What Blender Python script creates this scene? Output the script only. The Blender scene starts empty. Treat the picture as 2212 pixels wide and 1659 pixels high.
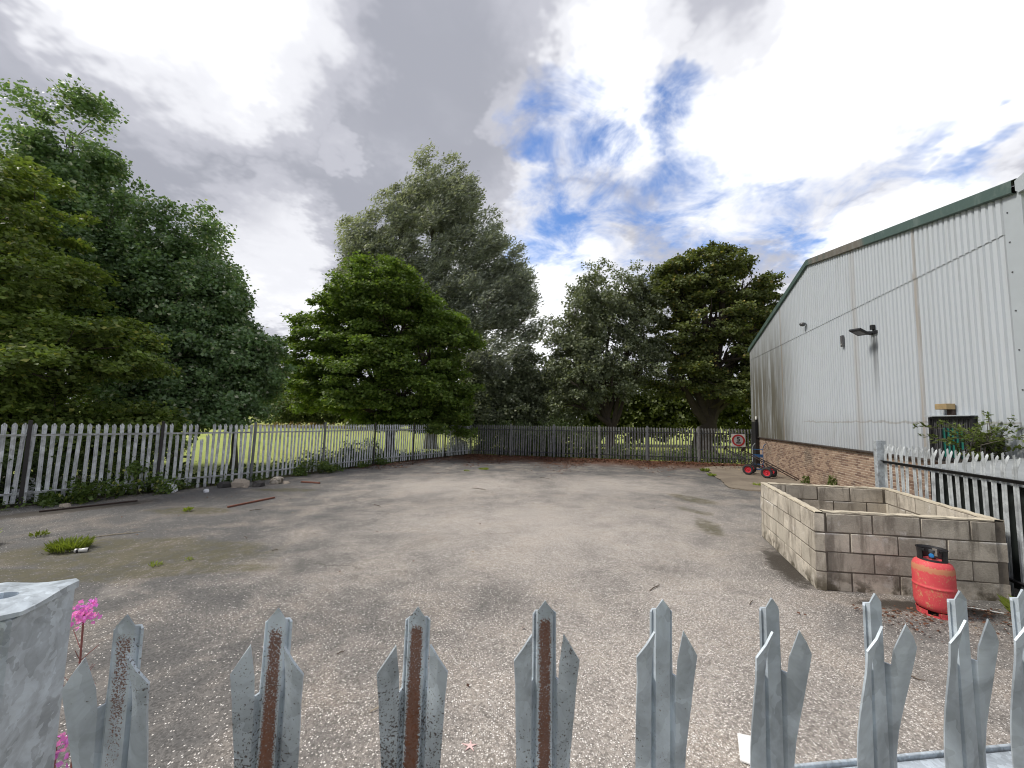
import bpy, bmesh, math, random
import numpy as np
from mathutils import Vector, Matrix, Quaternion

random.seed(7)
SC = bpy.context.scene
COL = SC.collection
rad = math.radians

# ------------------------------------------------------------------ camera
PITCH, ROLL, CAMH = rad(4.9), rad(1.5), 2.2
cam_d = bpy.data.cameras.new('camera')
cam = bpy.data.objects.new('camera', cam_d); COL.objects.link(cam)
cam_d.sensor_width = 36.0; cam_d.lens = 831.0/2212.0*36.0
cam_d.clip_start = 0.02; cam_d.clip_end = 2000
_F = Vector((0, math.cos(PITCH), math.sin(PITCH)))
_U0 = Vector((0, -math.sin(PITCH), math.cos(PITCH))); _R0 = Vector((1, 0, 0))
_R = _R0*math.cos(ROLL) + _U0*math.sin(ROLL); _U = -_R0*math.sin(ROLL) + _U0*math.cos(ROLL)
cam.matrix_world = Matrix(((_R.x, _U.x, -_F.x, 0), (_R.y, _U.y, -_F.y, 0), (_R.z, _U.z, -_F.z, CAMH), (0, 0, 0, 1)))
SC.camera = cam

# ------------------------------------------------------------------ node helpers
class NT:
    def __init__(s, tree): s.t = tree
    def n(s, typ, props=None, **inp):
        nd = s.t.nodes.new(typ)
        for k, v in (props or {}).items(): setattr(nd, k, v)
        for k, v in inp.items():
            key = int(k[1:]) if k[0] == 'i' and k[1:].isdigit() else k.replace('_', ' ')
            s.set(nd.inputs[key], v)
        return nd
    def set(s, sock, v):
        if isinstance(v, bpy.types.NodeSocket): s.t.links.new(v, sock)
        elif isinstance(v, bpy.types.Node): s.t.links.new(v.outputs[0], sock)
        else:
            if isinstance(v, (tuple, list)) and len(v) == 3 and sock.type == 'RGBA': v = (*v, 1)
            sock.default_value = v
    def m(s, op, a, b=None, c=None, clamp=False):
        nd = s.t.nodes.new('ShaderNodeMath'); nd.operation = op; nd.use_clamp = clamp
        s.set(nd.inputs[0], a)
        if b is not None: s.set(nd.inputs[1], b)
        if c is not None: s.set(nd.inputs[2], c)
        return nd.outputs[0]
    def v(s, op, a, b=None, out=0):
        nd = s.t.nodes.new('ShaderNodeVectorMath'); nd.operation = op
        s.set(nd.inputs[0], a)
        if b is not None:
            if op == 'SCALE': s.set(nd.inputs['Scale'], b)
            else: s.set(nd.inputs[1], b)
        return nd.outputs[1] if op in ('DOT_PRODUCT', 'LENGTH', 'DISTANCE') else nd.outputs[0]
    def mix(s, f, a, b, blend='MIX'):
        nd = s.t.nodes.new('ShaderNodeMix'); nd.data_type = 'RGBA'; nd.blend_type = blend
        s.set(nd.inputs[0], f); s.set(nd.inputs[6], a); s.set(nd.inputs[7], b)
        return nd.outputs[2]
    def ss(s, x, lo, hi, a=0.0, b=1.0):
        nd = s.t.nodes.new('ShaderNodeMapRange'); nd.interpolation_type = 'SMOOTHSTEP'
        for i, v in enumerate((x, lo, hi, a, b)): s.set(nd.inputs[i], v)
        return nd.outputs[0]
    def noise(s, vec, scale, detail=3, rough=.55, dist=0, out=0):
        nd = s.n('ShaderNodeTexNoise', None, Vector=vec, Scale=scale, Detail=detail, Roughness=rough, Distortion=dist)
        return nd.outputs[out]
    def vor(s, vec, scale, feature='F1', dim='3D'):
        return s.n('ShaderNodeTexVoronoi', {'feature': feature, 'voronoi_dimensions': dim}, Vector=vec, Scale=scale)
    def xyz(s, vec):
        nd = s.n('ShaderNodeSeparateXYZ', None, i0=vec); return nd.outputs
    def comb(s, x, y, z):
        return s.n('ShaderNodeCombineXYZ', None, i0=x, i1=y, i2=z).outputs[0]
    def pos(s): return s.n('ShaderNodeNewGeometry').outputs['Position']
    def obj(s): return s.n('ShaderNodeTexCoord').outputs['Object']

def material(name, fn):
    m = bpy.data.materials.new(name); m.use_nodes = True
    t = NT(m.node_tree); bsdf = m.node_tree.nodes['Principled BSDF']
    fn(t, bsdf, m.node_tree.nodes['Material Output'])
    return m
def plain(name, col, rough=.6, metal=0.0, var=.25, scale=30, bump=.15):
    def f(t, b, o):
        p = t.obj(); n = t.noise(p, scale, 5, .65); n2 = t.noise(p, scale*.15, 3)
        k = t.m('ADD', t.m('MULTIPLY', t.m('SUBTRACT', n, .5), 2*var), t.m('MULTIPLY', t.m('SUBTRACT', n2, .5), 2*var))
        t.set(b.inputs['Base Color'], t.mix(1.0, (*col, 1), t.comb(t.m('ADD', k, 1), t.m('ADD', k, 1), t.m('ADD', k, 1)), 'MULTIPLY'))
        t.set(b.inputs['Roughness'], t.m('ADD', t.m('MULTIPLY', n, .25), rough-.12)); b.inputs['Metallic'].default_value = metal
        if bump: t.set(b.inputs['Normal'], t.n('ShaderNodeBump', None, Strength=bump, Distance=.01, Height=n).outputs[0])
    return material(name, f)

# ------------------------------------------------------------------ sky
SUN_AZ, SUN_EL = -90.0, 50.0
WHITE = [(-41.4, 37.9, 6.9), (-47.3, 36.6, 4.5), (-34.9, 40.4, 6.0), (-30.3, 43.1, 3.2), (-32.5, 19.4, 5.6), (-36.2, 16.9, 4.6), (-24.3, 33.2, 1.6), (15.0, 42.6, 5.6), (17.1, 37.4, 5.0), (34.2, 34.7, 9.0), (43.4, 37.1, 8.5), (52.6, 34.6, 8), (30.3, 28.7, 5.6), (6.3, 17.8, 7.9), (-0.6, 12.4, 8), (-2.7, 41.3, 2.2), (2.4, 32.8, 3.0), (49.6, 19.9, 5), (40.4, 19.2, 4.2)]
BLUE = [(3.6, 39.3, 4.2), (8.7, 37.2, 3.9), (13.0, 33.4, 3.6), (12.3, 29.1, 6.5), (6.1, 26.5, 5.6), (20.9, 27.1, 5.6), (30.8, 23.9, 5.6), (36.3, 24.7, 4.4), (23.5, 36.2, 3.2), (46.6, 25.7, 3.4), (52.8, 24.7, 2.6), (41.6, 25.6, 2.6)]
GREY = [(-45.8, 22.8, 9.9), (-16.3, 44.0, 9.6), (-34.9, 24.1, 7.7), (-8.7, 36.9, 6.0), (24.9, 43.4, 4.6), (-52.4, 29.7, 5.1), (-25.6, 37.8, 5.9), (-22, 24, 7)]
world = bpy.data.worlds.new('World'); SC.world = world; world.use_nodes = True
wt = NT(world.node_tree); wt.t.nodes.clear()
sky = wt.n('ShaderNodeTexSky', {'sky_type': 'NISHITA', 'sun_disc': False, 'sun_elevation': rad(SUN_EL), 'sun_rotation': rad(SUN_AZ), 'air_density': 1.0, 'dust_density': .4, 'ozone_density': 1.6})
dirv = wt.n('ShaderNodeTexCoord').outputs['Generated']
wz = wt.xyz(dirv)
den = wt.m('ADD', wt.m('MAXIMUM', wz[2], 0.0), .22)
flat = wt.comb(wt.m('DIVIDE', wz[0], den), wt.m('DIVIDE', wz[1], den), 0.0)
warp = wt.n('ShaderNodeTexNoise', None, Vector=flat, Scale=2.6, Detail=5.0, Roughness=.66)
wv = wt.v('SCALE', wt.v('SUBTRACT', warp.outputs['Color'], (.5, .5, .5)), .40)
wdir = wt.v('NORMALIZE', wt.v('ADD', dirv, wv))
def blobs(lst, soft, small=1.0):
    tot = None
    for az, el, r in lst:
        a, e = rad(az), rad(el)
        d = wt.v('DOT_PRODUCT', wdir, (math.sin(a)*math.cos(e), math.cos(a)*math.cos(e), math.sin(e)))
        k = wt.ss(d, math.cos(rad(r*(1+soft))), math.cos(rad(r*(1-soft))), 0, small if r < 3.3 else 1.0)
        tot = k if tot is None else wt.m('MAXIMUM', tot, k)
    return tot
nz_a = wt.noise(flat, 1.3, 5, .55, .3); nz_b = wt.noise(flat, 4.5, 5, .6, .5)
white = blobs(WHITE, .95, .5); blue = blobs(BLUE, .55); grey = blobs(GREY, .8)
br = wt.m('ADD', wt.m('MULTIPLY', nz_a, .75), wt.m('MULTIPLY', nz_b, .22))
br = wt.m('ADD', wt.m('SUBTRACT', br, .20), wt.m('MULTIPLY', white, .50))
br = wt.m('SUBTRACT', br, wt.m('MULTIPLY', grey, .25), clamp=True)
ramp = wt.n('ShaderNodeValToRGB', None, Fac=br)
cr = ramp.color_ramp; cr.interpolation = 'EASE'
cr.elements[0].position = 0.0; cr.elements[0].color = (2.5, 2.58, 2.95, 1)
cr.elements[1].position = 1.0; cr.elements[1].color = (11.5, 11.6, 11.8, 1)
for p_, c_ in ((.30, (3.45, 3.5, 3.9, 1)), (.55, (5.4, 5.45, 5.75, 1)), (.78, (7.6, 7.65, 7.8, 1))):
    e_ = cr.elements.new(p_); e_.color = c_
bm_ = wt.m('MULTIPLY', blue, wt.ss(wt.m('ADD', nz_b, wt.m('MULTIPLY', nz_a, .4)), .50, .86))
bm_ = wt.m('MULTIPLY', bm_, 1.0)
skyc = wt.mix(1.0, sky.outputs[0], (.80, 1.0, 1.30, 1), "MULTIPLY")
final = wt.mix(bm_, ramp.outputs[0], skyc)
bg = wt.n('ShaderNodeBackground', None, Color=final, Strength=0.1)
wo = wt.n('ShaderNodeOutputWorld', None, Surface=bg)

# ------------------------------------------------------------------ sun and exposure
sun_d = bpy.data.lights.new('sun', 'SUN'); sun = bpy.data.objects.new('sun', sun_d); COL.objects.link(sun)
sun_d.energy = 2.0; sun_d.angle = rad(12); sun_d.color = (1, .95, .87)
_a, _e = rad(SUN_AZ), rad(SUN_EL)
sun.rotation_euler = Vector((math.sin(_a)*math.cos(_e), math.cos(_a)*math.cos(_e), math.sin(_e))).to_track_quat('Z', 'Y').to_euler()
sun.location = (0, 0, 40)
SC.view_settings.view_transform = 'Standard'; SC.view_settings.look = 'None'
SC.view_settings.exposure = 0.75; SC.view_settings.gamma = 1.0
SC.render.engine = 'CYCLES'
SC.cycles.max_bounces = 4; SC.cycles.diffuse_bounces = 3; SC.cycles.adaptive_threshold = .025; SC.cycles.glossy_bounces = 3; SC.cycles.transmission_bounces = 4
SC.cycles.filter_width = 1.1
SC.cycles.sample_clamp_indirect = 4

# ------------------------------------------------------------------ geometry helpers
GB, GC = .0123, -.0139
def G(x, y):                       # height of the gently sloping yard
    return GB*max(-40, min(40, x)) + GC*max(-40, min(45, y)) + .02*max(0, min(40, y-44))
def tag(o, label=None, cat=None, group=None, kind=None):
    if label: o['label'] = label
    if cat: o['category'] = cat
    if group: o['group'] = group
    if kind: o['kind'] = kind
    return o
def empty(name, loc, rz=0, parent=None):
    o = bpy.data.objects.new(name, None); COL.objects.link(o); o.empty_display_size = .1
    o.location = loc; o.rotation_euler = (0, 0, rz)
    if parent: o.parent = parent
    return o
def link(name, me, parent=None, loc=(0, 0, 0), rot=(0, 0, 0)):
    o = bpy.data.objects.new(name, me); COL.objects.link(o)
    o.location = loc; o.rotation_euler = rot
    if parent: o.parent = parent
    return o
class MB:
    def __init__(s): s.v = []; s.f = []; s.mi = []; s.cur = 0
    def add(s, vs, fs):
        b = len(s.v); s.v += [tuple(q) for q in vs]
        for q in fs: s.f.append([b+i for i in q]); s.mi.append(s.cur)
        return s
    def box(s, c, d, rz=0, m=None):
        hx, hy, hz = d[0]/2, d[1]/2, d[2]/2; ca, sa = math.cos(rz), math.sin(rz); vs = []
        for z in (-hz, hz):
            for x, y in ((-hx, -hy), (hx, -hy), (hx, hy), (-hx, hy)):
                q = Vector((x*ca-y*sa, x*sa+y*ca, z))
                if m is not None: q = m @ Vector((x, y, z))
                vs.append(Vector(c)+q)
        return s.add(vs, [(3, 2, 1, 0), (4, 5, 6, 7), (0, 1, 5, 4), (1, 2, 6, 5), (2, 3, 7, 6), (3, 0, 4, 7)])
    def bar(s, a, b, w, h):
        a, b = Vector(a), Vector(b); q = (b-a).to_track_quat('X', 'Z').to_matrix()
        return s.box((a+b)/2, ((b-a).length, w, h), m=q)
    def tube(s, pts, rs, n=6, caps=True):
        pts = [Vector(p) for p in pts]; base = len(s.v); k = len(pts)
        for i, p in enumerate(pts):
            t = (pts[min(i+1, k-1)]-pts[max(i-1, 0)])
            if t.length < 1e-9: t = Vector((0, 0, 1))
            t.normalize(); ref = Vector((0, 0, 1)) if abs(t.z) < .9 else Vector((1, 0, 0))
            u = t.cross(ref).normalized(); w = t.cross(u); r = rs[i] if hasattr(rs, '__len__') else rs
            for j in range(n):
                a = 2*math.pi*j/n; s.v.append(tuple(p + u*(r*math.cos(a)) + w*(r*math.sin(a))))
        for i in range(k-1):
            for j in range(n):
                j2 = (j+1) % n
                s.f.append([base+i*n+j, base+i*n+j2, base+(i+1)*n+j2, base+(i+1)*n+j]); s.mi.append(s.cur)
        if caps:
            s.f.append([base+j for j in range(n)][::-1]); s.mi.append(s.cur)
            s.f.append([base+(k-1)*n+j for j in range(n)]); s.mi.append(s.cur)
        return s
    def lathe(s, prof, n=24, c=(0, 0, 0), a0=0, a1=2*math.pi, m=None):
        full = abs(a1-a0-2*math.pi) < 1e-6; cols = n if full else n+1; base = len(s.v)
        for r, z in prof:
            for j in range(cols):
                a = a0+(a1-a0)*j/n; q = Vector((r*math.cos(a), r*math.sin(a), z))
                if m is not None: q = m @ q
                s.v.append(tuple(q+Vector(c)))
        for i in range(len(prof)-1):
            for j in range(n):
                j2 = (j+1) % cols
                s.f.append([base+i*cols+j, base+i*cols+j2, base+(i+1)*cols+j2, base+(i+1)*cols+j]); s.mi.append(s.cur)
        return s
    def mesh(s, name, mats, smooth=False, bevel=0, solid=0):
        me = bpy.data.meshes.new(name); me.from_pydata(s.v, [], s.f); me.update()
        for m in (mats if isinstance(mats, (list, tuple)) else [mats]): me.materials.append(m)
        me.polygons.foreach_set('material_index', s.mi)
        bm = bmesh.new(); bm.from_mesh(me)
        bmesh.ops.recalc_face_normals(bm, faces=bm.faces)
        if solid: bmesh.ops.solidify(bm, geom=bm.faces[:], thickness=solid)
        if bevel: bmesh.ops.bevel(bm, geom=bm.edges[:], offset=bevel, segments=1, affect='EDGES', profile=.5)
        bm.to_mesh(me); bm.free()
        if smooth: me.polygons.foreach_set('use_smooth', [True]*len(me.polygons))
        return me
    def build(s, name, mats, parent=None, smooth=False, bevel=0, loc=(0, 0, 0), rot=(0, 0, 0), solid=0):
        return link(name, s.mesh(name, mats, smooth, bevel, solid), parent, loc, rot)

def leaf_mesh(name, P, D, Nn, L, W, mat, fold=.25):
    """one 2-triangle folded leaf per row: P base, D direction, Nn normal, L length, W half width"""
    n = len(P)
    D = D/np.maximum(np.linalg.norm(D, axis=1, keepdims=True), 1e-6)
    S = np.cross(D, Nn); S /= np.maximum(np.linalg.norm(S, axis=1, keepdims=True), 1e-6)
    U = np.cross(S, D)
    L = L[:, None]; W = W[:, None]
    V = np.empty((n, 4, 3), np.float32)
    V[:, 0] = P; V[:, 1] = P + D*L*.45 + S*W + U*W*fold; V[:, 2] = P + D*L; V[:, 3] = P + D*L*.45 - S*W + U*W*fold
    me = bpy.data.meshes.new(name)
    me.vertices.add(n*4); me.vertices.foreach_set('co', V.reshape(-1))
    idx = (np.arange(n)*4)[:, None] + np.array([0, 1, 2, 0, 2, 3])[None, :]
    me.loops.add(n*6); me.loops.foreach_set('vertex_index', idx.reshape(-1).astype(np.int32))
    me.polygons.add(n*2); me.polygons.foreach_set('loop_start', np.arange(0, n*6, 3, dtype=np.int32))
    me.update(calc_edges=True); me.materials.append(mat)
    return me
def runit(rng, n):
    q = rng.normal(size=(n, 3)); return q/np.linalg.norm(q, axis=1, keepdims=True)

# ------------------------------------------------------------------ materials
def leafmat(name, c1, c2, c3=None, trans=.35, back=None, rough=.5, spec=.35):
    def f(t, b, o):
        g = t.n('ShaderNodeNewGeometry'); r = g.outputs['Random Per Island']
        n = t.noise(g.outputs['Position'], .9, 3, .6)
        k = t.m('ADD', t.m('MULTIPLY', r, .55), t.m('MULTIPLY', n, .5), clamp=True)
        c = t.mix(k, (*c1, 1), (*c2, 1))
        if c3: c = t.mix(t.ss(r, .93, .96), c, (*c3, 1))
        if back: c = t.mix(t.m('MULTIPLY', g.outputs['Backfacing'], .8), c, (*back, 1))
        cv = t.m('ADD', .62, t.m('MULTIPLY', t.ss(t.noise(g.outputs['Position'], 1.7, 2, .5), .3, .7), .62)); c = t.mix(1.0, c, t.comb(cv, cv, cv), 'MULTIPLY')
        t.set(b.inputs['Base Color'], c); b.inputs['Roughness'].default_value = rough
        b.inputs['Specular IOR Level'].default_value = spec
        tr = t.n('ShaderNodeBsdfTranslucent', None, Color=t.mix(1.0, c, (1.5, 1.55, .7, 1), 'MULTIPLY'))
        mx = t.n('ShaderNodeMixShader', None, i0=trans, i1=b.outputs[0], i2=tr.outputs[0])
        t.t.links.new(mx.outputs[0], o.inputs['Surface'])
    return material(name, f)
M = {}
M['bark'] = plain('bark', (.055, .043, .033), .9, 0, .5, 14, .6)
M['bark_grey'] = plain('bark_grey', (.10, .09, .075), .9, 0, .45, 14, .6)
M['stem_green'] = plain('stem_green', (.09, .10, .04), .7, 0, .3, 30, .2)
M['stem_red'] = plain('stem_red', (.28, .10, .09), .6, 0, .3, 30, .1)

def f_asphalt(t, b, o):
    p = t.pos(); x, y, z = t.xyz(p)
    big = t.noise(p, .22, 4, .6, .4); mid = t.noise(p, 1.1, 5, .62, .3); fine = t.noise(p, 9, 4, .6)
    def blob(cx, cy, rx, ry, rot=0):
        ca, sa = math.cos(rot), math.sin(rot)
        dx = t.m('SUBTRACT', x, cx); dy = t.m('SUBTRACT', y, cy)
        ux = t.m('ADD', t.m('MULTIPLY', dx, ca/rx), t.m('MULTIPLY', dy, sa/rx))
        uy = t.m('ADD', t.m('MULTIPLY', dx, -sa/ry), t.m('MULTIPLY', dy, ca/ry))
        d2 = t.m('ADD', t.m('MULTIPLY', ux, ux), t.m('MULTIPLY', uy, uy))
        return t.m('POWER', 2.718, t.m('MULTIPLY', d2, -1.0))
    def mx(*a):
        r = a[0]
        for q in a[1:]: r = t.m('MAXIMUM', r, q)
        return r
    # where the binder has worn off and the pale chippings show
    worn = mx(blob(1.2, 8.5, 5.2, 4.8), blob(1.5, 3.2, 3.2, 2.6), blob(-1.5, 13.5, 4.5, 3.0), blob(2.6, 5.3, 2.0, 1.6), blob(3.5, 14, 3, 3))
    worn = t.m('ADD', t.m('MULTIPLY', worn, .78), t.m('MULTIPLY', t.m('SUBTRACT', mid, .5), 1.15))
    worn = t.m('ADD', worn, t.m('MULTIPLY', t.m('SUBTRACT', big, .5), .7), clamp=True)
    worn = t.m('MULTIPLY', worn, t.ss(t.m('ADD', x, t.m('MULTIPLY', t.m('SUBTRACT', mid, .5), 3)), -7.5, -3.0, .25, 1))
    v = t.vor(p, 62); rc = t.xyz(v.outputs['Color'])
    v2 = t.vor(p, 135); rc2 = t.xyz(v2.outputs['Color'])
    rim = t.ss(v.outputs['Distance'], .30, .46, 1, 0)
    thr = t.m('SUBTRACT', .97, t.m('MULTIPLY', worn, .62))
    chip = t.m('MULTIPLY', t.m('GREATER_THAN', rc[0], thr), rim)
    chip2 = t.m('MULTIPLY', t.m('GREATER_THAN', rc2[0], t.m('SUBTRACT', 1.02, t.m('MULTIPLY', worn, .5))), t.ss(v2.outputs['Distance'], .3, .45, 1, 0))
    chip = t.m('MAXIMUM', chip, t.m('MULTIPLY', chip2, .75))
    chipc = t.mix(rc[1], (.58, .53, .48, 1), (.88, .85, .81, 1))
    base = t.mix(worn, (.100, .097, .093, 1), (.395, .352, .310, 1))
    base = t.mix(t.ss(mid, .45, .7), base, t.mix(.5, base, (.25, .21, .17, 1)))
    grit = t.m('ADD', .62, t.m('MULTIPLY', rc[2], .75))
    base = t.mix(1.0, base, t.comb(grit, grit, grit), 'MULTIPLY')
    c = t.mix(chip, base, chipc)
    dk = t.m('MULTIPLY', t.ss(t.noise(p, .55, 6, .72, .6), .52, .68), .38); c = t.mix(dk, c, (.085, .080, .072, 1))
    lt = t.m('MULTIPLY', t.ss(t.noise(t.v('ADD', p, (31, 7, 0)), .8, 6, .7, .4), .55, .72), .25); c = t.mix(lt, c, (.50, .46, .41, 1))
    ve = t.vor(t.v('ADD', p, t.v('SCALE', t.n('ShaderNodeTexNoise', None, Vector=p, Scale=.9, Detail=5.0).outputs['Color'], 1.1)), .21, 'DISTANCE_TO_EDGE')
    crack = t.m('MULTIPLY', t.ss(ve.outputs['Distance'], .0015, .0055, 1, 0), t.ss(t.noise(p, .6, 3, .6), .5, .64))
    c = t.mix(t.m('MULTIPLY', crack, .5), c, (.055, .050, .038, 1))
    # moss and leaf mould
    moss = mx(blob(-6.0, 6.55, 2.2, .75), blob(-5.2, 5.75, 1.6, .25, .12), blob(-6.6, 5.5, 1.4, .3), t.m('MULTIPLY', blob(5.4, 11.7, .5, .9, .3), .7), t.m('MULTIPLY', blob(4.35, 8.6, .3, .9, -.25), .75), t.m('MULTIPLY', blob(4.7, 10.2, .3, .8, .5), .6), blob(-7.6, 9.4, .9, .35), blob(-6.9, 12.3, 1.1, .3), blob(10.6, 20.2, 1.2, .6))
    mossm = t.ss(t.m('ADD', t.m('MULTIPLY', moss, 1.15), t.m('MULTIPLY', t.m('SUBTRACT', mid, .5), 1.1)), .28, .62)
    mossm = t.m('MULTIPLY', mossm, t.ss(t.m('ADD', t.m('MULTIPLY', fine, .6), t.m('MULTIPLY', t.noise(p, 4, 5, .7), .6)), .42, .68, .2, 1))
    mossc = t.mix(fine, (.050, .046, .020, 1), (.105, .092, .034, 1))
    c = t.mix(t.m('MULTIPLY', mossm, .72), c, mossc)
    # reddish mould under the leaves along the back fence
    dfe = t.m('SUBTRACT', 25.6, t.m('ADD', y, t.m('MULTIPLY', x, .262)))
    dl = t.ss(t.m('ADD', dfe, t.m('MULTIPLY', t.m('SUBTRACT', mid, .5), 6)), 1.8, 5.2, 1, 0)
    c = t.mix(t.m('MULTIPLY', dl, .88), c, (.120, .058, .034, 1))
    # soil washed along the foot of the side fence and the block wall
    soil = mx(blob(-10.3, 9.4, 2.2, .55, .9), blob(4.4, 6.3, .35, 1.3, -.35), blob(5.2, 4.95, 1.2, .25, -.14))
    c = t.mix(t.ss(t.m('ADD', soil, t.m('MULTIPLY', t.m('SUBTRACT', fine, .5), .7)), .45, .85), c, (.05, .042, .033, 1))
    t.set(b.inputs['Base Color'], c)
    t.set(b.inputs['Roughness'], t.mix(chip, (.80, .80, .80, 1), (.5, .5, .5, 1)))
    h = t.m('ADD', t.m('MULTIPLY', rim, t.m('ADD', .35, t.m('MULTIPLY', rc[2], .65))), t.m('MULTIPLY', fine, .5))
    t.set(b.inputs['Normal'], t.n('ShaderNodeBump', None, Strength=.55, Distance=.006, Height=h).outputs[0])
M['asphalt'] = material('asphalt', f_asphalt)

def f_field(t, b, o):
    p = t.pos(); n = t.noise(p, .12, 4, .6); n2 = t.noise(p, 2.2, 5, .7); n3 = t.noise(p, 14, 4, .7)
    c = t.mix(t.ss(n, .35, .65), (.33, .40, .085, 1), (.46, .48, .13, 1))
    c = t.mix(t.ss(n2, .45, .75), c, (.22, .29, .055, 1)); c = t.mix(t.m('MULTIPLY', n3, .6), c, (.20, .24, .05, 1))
    t.set(b.inputs['Base Color'], c); b.inputs['Roughness'].default_value = .95
    t.set(b.inputs['Normal'], t.n('ShaderNodeBump', None, Strength=.6, Distance=.05, Height=n3).outputs[0])
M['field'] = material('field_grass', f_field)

def f_soil(t, b, o):
    p = t.pos(); n = t.noise(p, 2, 5, .65); n2 = t.noise(p, 18, 4, .7)
    t.set(b.inputs['Base Color'], t.mix(n2, t.mix(n, (.035, .028, .02, 1), (.07, .06, .03, 1)), (.06, .055, .03, 1)))
    b.inputs['Roughness'].default_value = .95
    t.set(b.inputs['Normal'], t.n('ShaderNodeBump', None, Strength=.7, Distance=.04, Height=n2).outputs[0])
M['soil'] = material('soil', f_soil)

def f_concrete(t, b, o):
    p = t.pos(); n = t.noise(p, .8, 5, .6, .4); n2 = t.noise(p, 12, 5, .7); v = t.noise(p, 60, 3, .6)
    c = t.mix(t.ss(n, .35, .7), (.22, .18, .135, 1), (.10, .075, .055, 1)); c = t.mix(t.ss(n2, .45, .7), c, (.13, .095, .07, 1))
    c = t.mix(t.m('MULTIPLY', v, .3), c, (.42, .38, .30, 1))
    t.set(b.inputs['Base Color'], c); b.inputs['Roughness'].default_value = .85
    t.set(b.inputs['Normal'], t.n('ShaderNodeBump', None, Strength=.4, Distance=.01, Height=n2).outputs[0])
M['concrete'] = material('pad_concrete', f_concrete)

def galv(name, base=(.48, .52, .55), metal=.35, rough=.48, rust=0.0, speck=0.0, dark=0.0, scale=1.0, flake=.32):
    def f(t, b, o):
        p = t.obj(); g = t.n('ShaderNodeObjectInfo').outputs['Random']
        off = t.m('MULTIPLY', g, 37.0); p = t.v('ADD', p, t.comb(off, off, off))
        x, y, z = t.xyz(t.obj())
        v = t.vor(t.v('ADD', t.v('MULTIPLY', p, (1, 1, .6)), t.v('SCALE', t.n('ShaderNodeTexNoise', None, Vector=p, Scale=30*scale).outputs['Color'], .03)), 38*scale)
        sp = t.xyz(v.outputs['Color'])[0]
        n = t.noise(p, 9*scale, 5, .65, .8); n2 = t.noise(p, 120*scale, 3, .6); n3 = t.noise(p, 3.5*scale, 4, .6)
        k = t.m('ADD', t.m('MULTIPLY', t.ss(n, .3, .7), .55), t.m('MULTIPLY', sp, flake), clamp=True)
        c = t.mix(k, tuple(q*.55 for q in base)+(1,), tuple(min(1, q*1.38) for q in base)+(1,))
        c = t.mix(t.m('MULTIPLY', t.ss(n3, .5, .75), .45+dark), c, (.16, .175, .18, 1))
        mt = t.m('ADD', metal, 0.0)
        if speck:
            s_ = t.ss(t.m('ADD', t.noise(p, 380, 3, .6), t.m('MULTIPLY', t.m('SUBTRACT', n3, .5), .7)), .66-.10*speck, .72-.10*speck)
            c = t.mix(t.m('MULTIPLY', s_, .9), c, (.05, .028, .018, 1)); mt = t.m('MULTIPLY', mt, t.m('SUBTRACT', 1, s_))
        if rust:
            e = t.ss(t.m('ABSOLUTE', x), .0040, .0112, 1, 0)                          # rust runs along the trough of the pale
            top = t.ss(z, -.012, -.030)
            r_ = t.m('ADD', t.m('MULTIPLY', t.m('MULTIPLY', e, top), rust), t.m('ADD', t.m('MULTIPLY', t.m('SUBTRACT', t.noise(p, 560, 3, .7), .5), 2.4), t.m('MULTIPLY', t.m('SUBTRACT', n3, .5), 1.3)))
            r_ = t.m('MULTIPLY', t.ss(r_, .46, .74), .93)
            rc = t.mix(t.noise(p, 90, 4, .7), (.07, .024, .012, 1), (.24, .085, .035, 1))
            c = t.mix(r_, c, rc); mt = t.m('MULTIPLY', mt, t.m('SUBTRACT', 1, r_))
        t.set(b.inputs['Base Color'], c); t.set(b.inputs['Metallic'], mt)
        t.set(b.inputs['Roughness'], t.m('ADD', rough-.1, t.m('MULTIPLY', n, .25)))
        t.set(b.inputs['Normal'], t.n('ShaderNodeBump', None, Strength=.18, Distance=.003, Height=t.m('ADD', n, t.m('MULTIPLY', n2, .3))).outputs[0])
    return material(name, f)
M['galv'] = galv('galvanised_steel')
M['galv_far'] = galv('galvanised_weathered', (.62, .65, .66), .1, .6, scale=.35)
M['galv_back'] = galv('galvanised_shaded', (.24, .24, .235), .15, .7, scale=.35, dark=.2)  # darker galvanising for the back fence, tree shade painted into the steel colour
M['galv_post'] = galv('galvanised_post', (.50, .56, .61), .3, .42, scale=2.4, flake=.45)
M['post_dark'] = plain('post_dark_paint', (.035, .032, .030), .7, .1, .4, 12, .2)
M['post_grey'] = plain('post_grey_steel', (.17, .18, .19), .65, .2, .35, 12, .2)
M['rail_dark'] = plain('rail_dark_steel', (.10, .105, .11), .6, .3, .4, 14, .15)
M['black'] = plain('black_paint', (.018, .018, .02), .5, 0, .4, 25, .1)
M['rubber'] = plain('rubber', (.025, .025, .027), .8, 0, .35, 40, .3)
M['red_rim'] = plain('red_rim', (.50, .02, .035), .5, 0, .3, 30, .1)
M['blue_paint'] = plain('blue_paint', (.03, .13, .32), .5, 0, .3, 30, .1)
M['rust_brown'] = plain('rusty_brown', (.050, .034, .028), .8, .2, .5, 30, .3)
M['white_board'] = plain('white_board', (.82, .82, .80), .5, 0, .05, 12, .1)
M['sign_white'] = plain('sign_white', (.62, .60, .56), .5, 0, .2, 6, .05)
M['sign_red'] = plain('sign_red', (.42, .03, .03), .5, 0, .15, 6, .05)
M['sign_black'] = plain('sign_black', (.03, .03, .03), .5, 0, .1, 6, .05)
M['timber'] = plain('timber', (.34, .25, .13), .8, 0, .4, 18, .3)
M['red_timber'] = plain('red_painted_timber', (.20, .078, .052), .75, 0, .45, 14, .3)
M['stone'] = plain('stone', (.36, .31, .25), .9, 0, .3, 9, .6)
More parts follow.
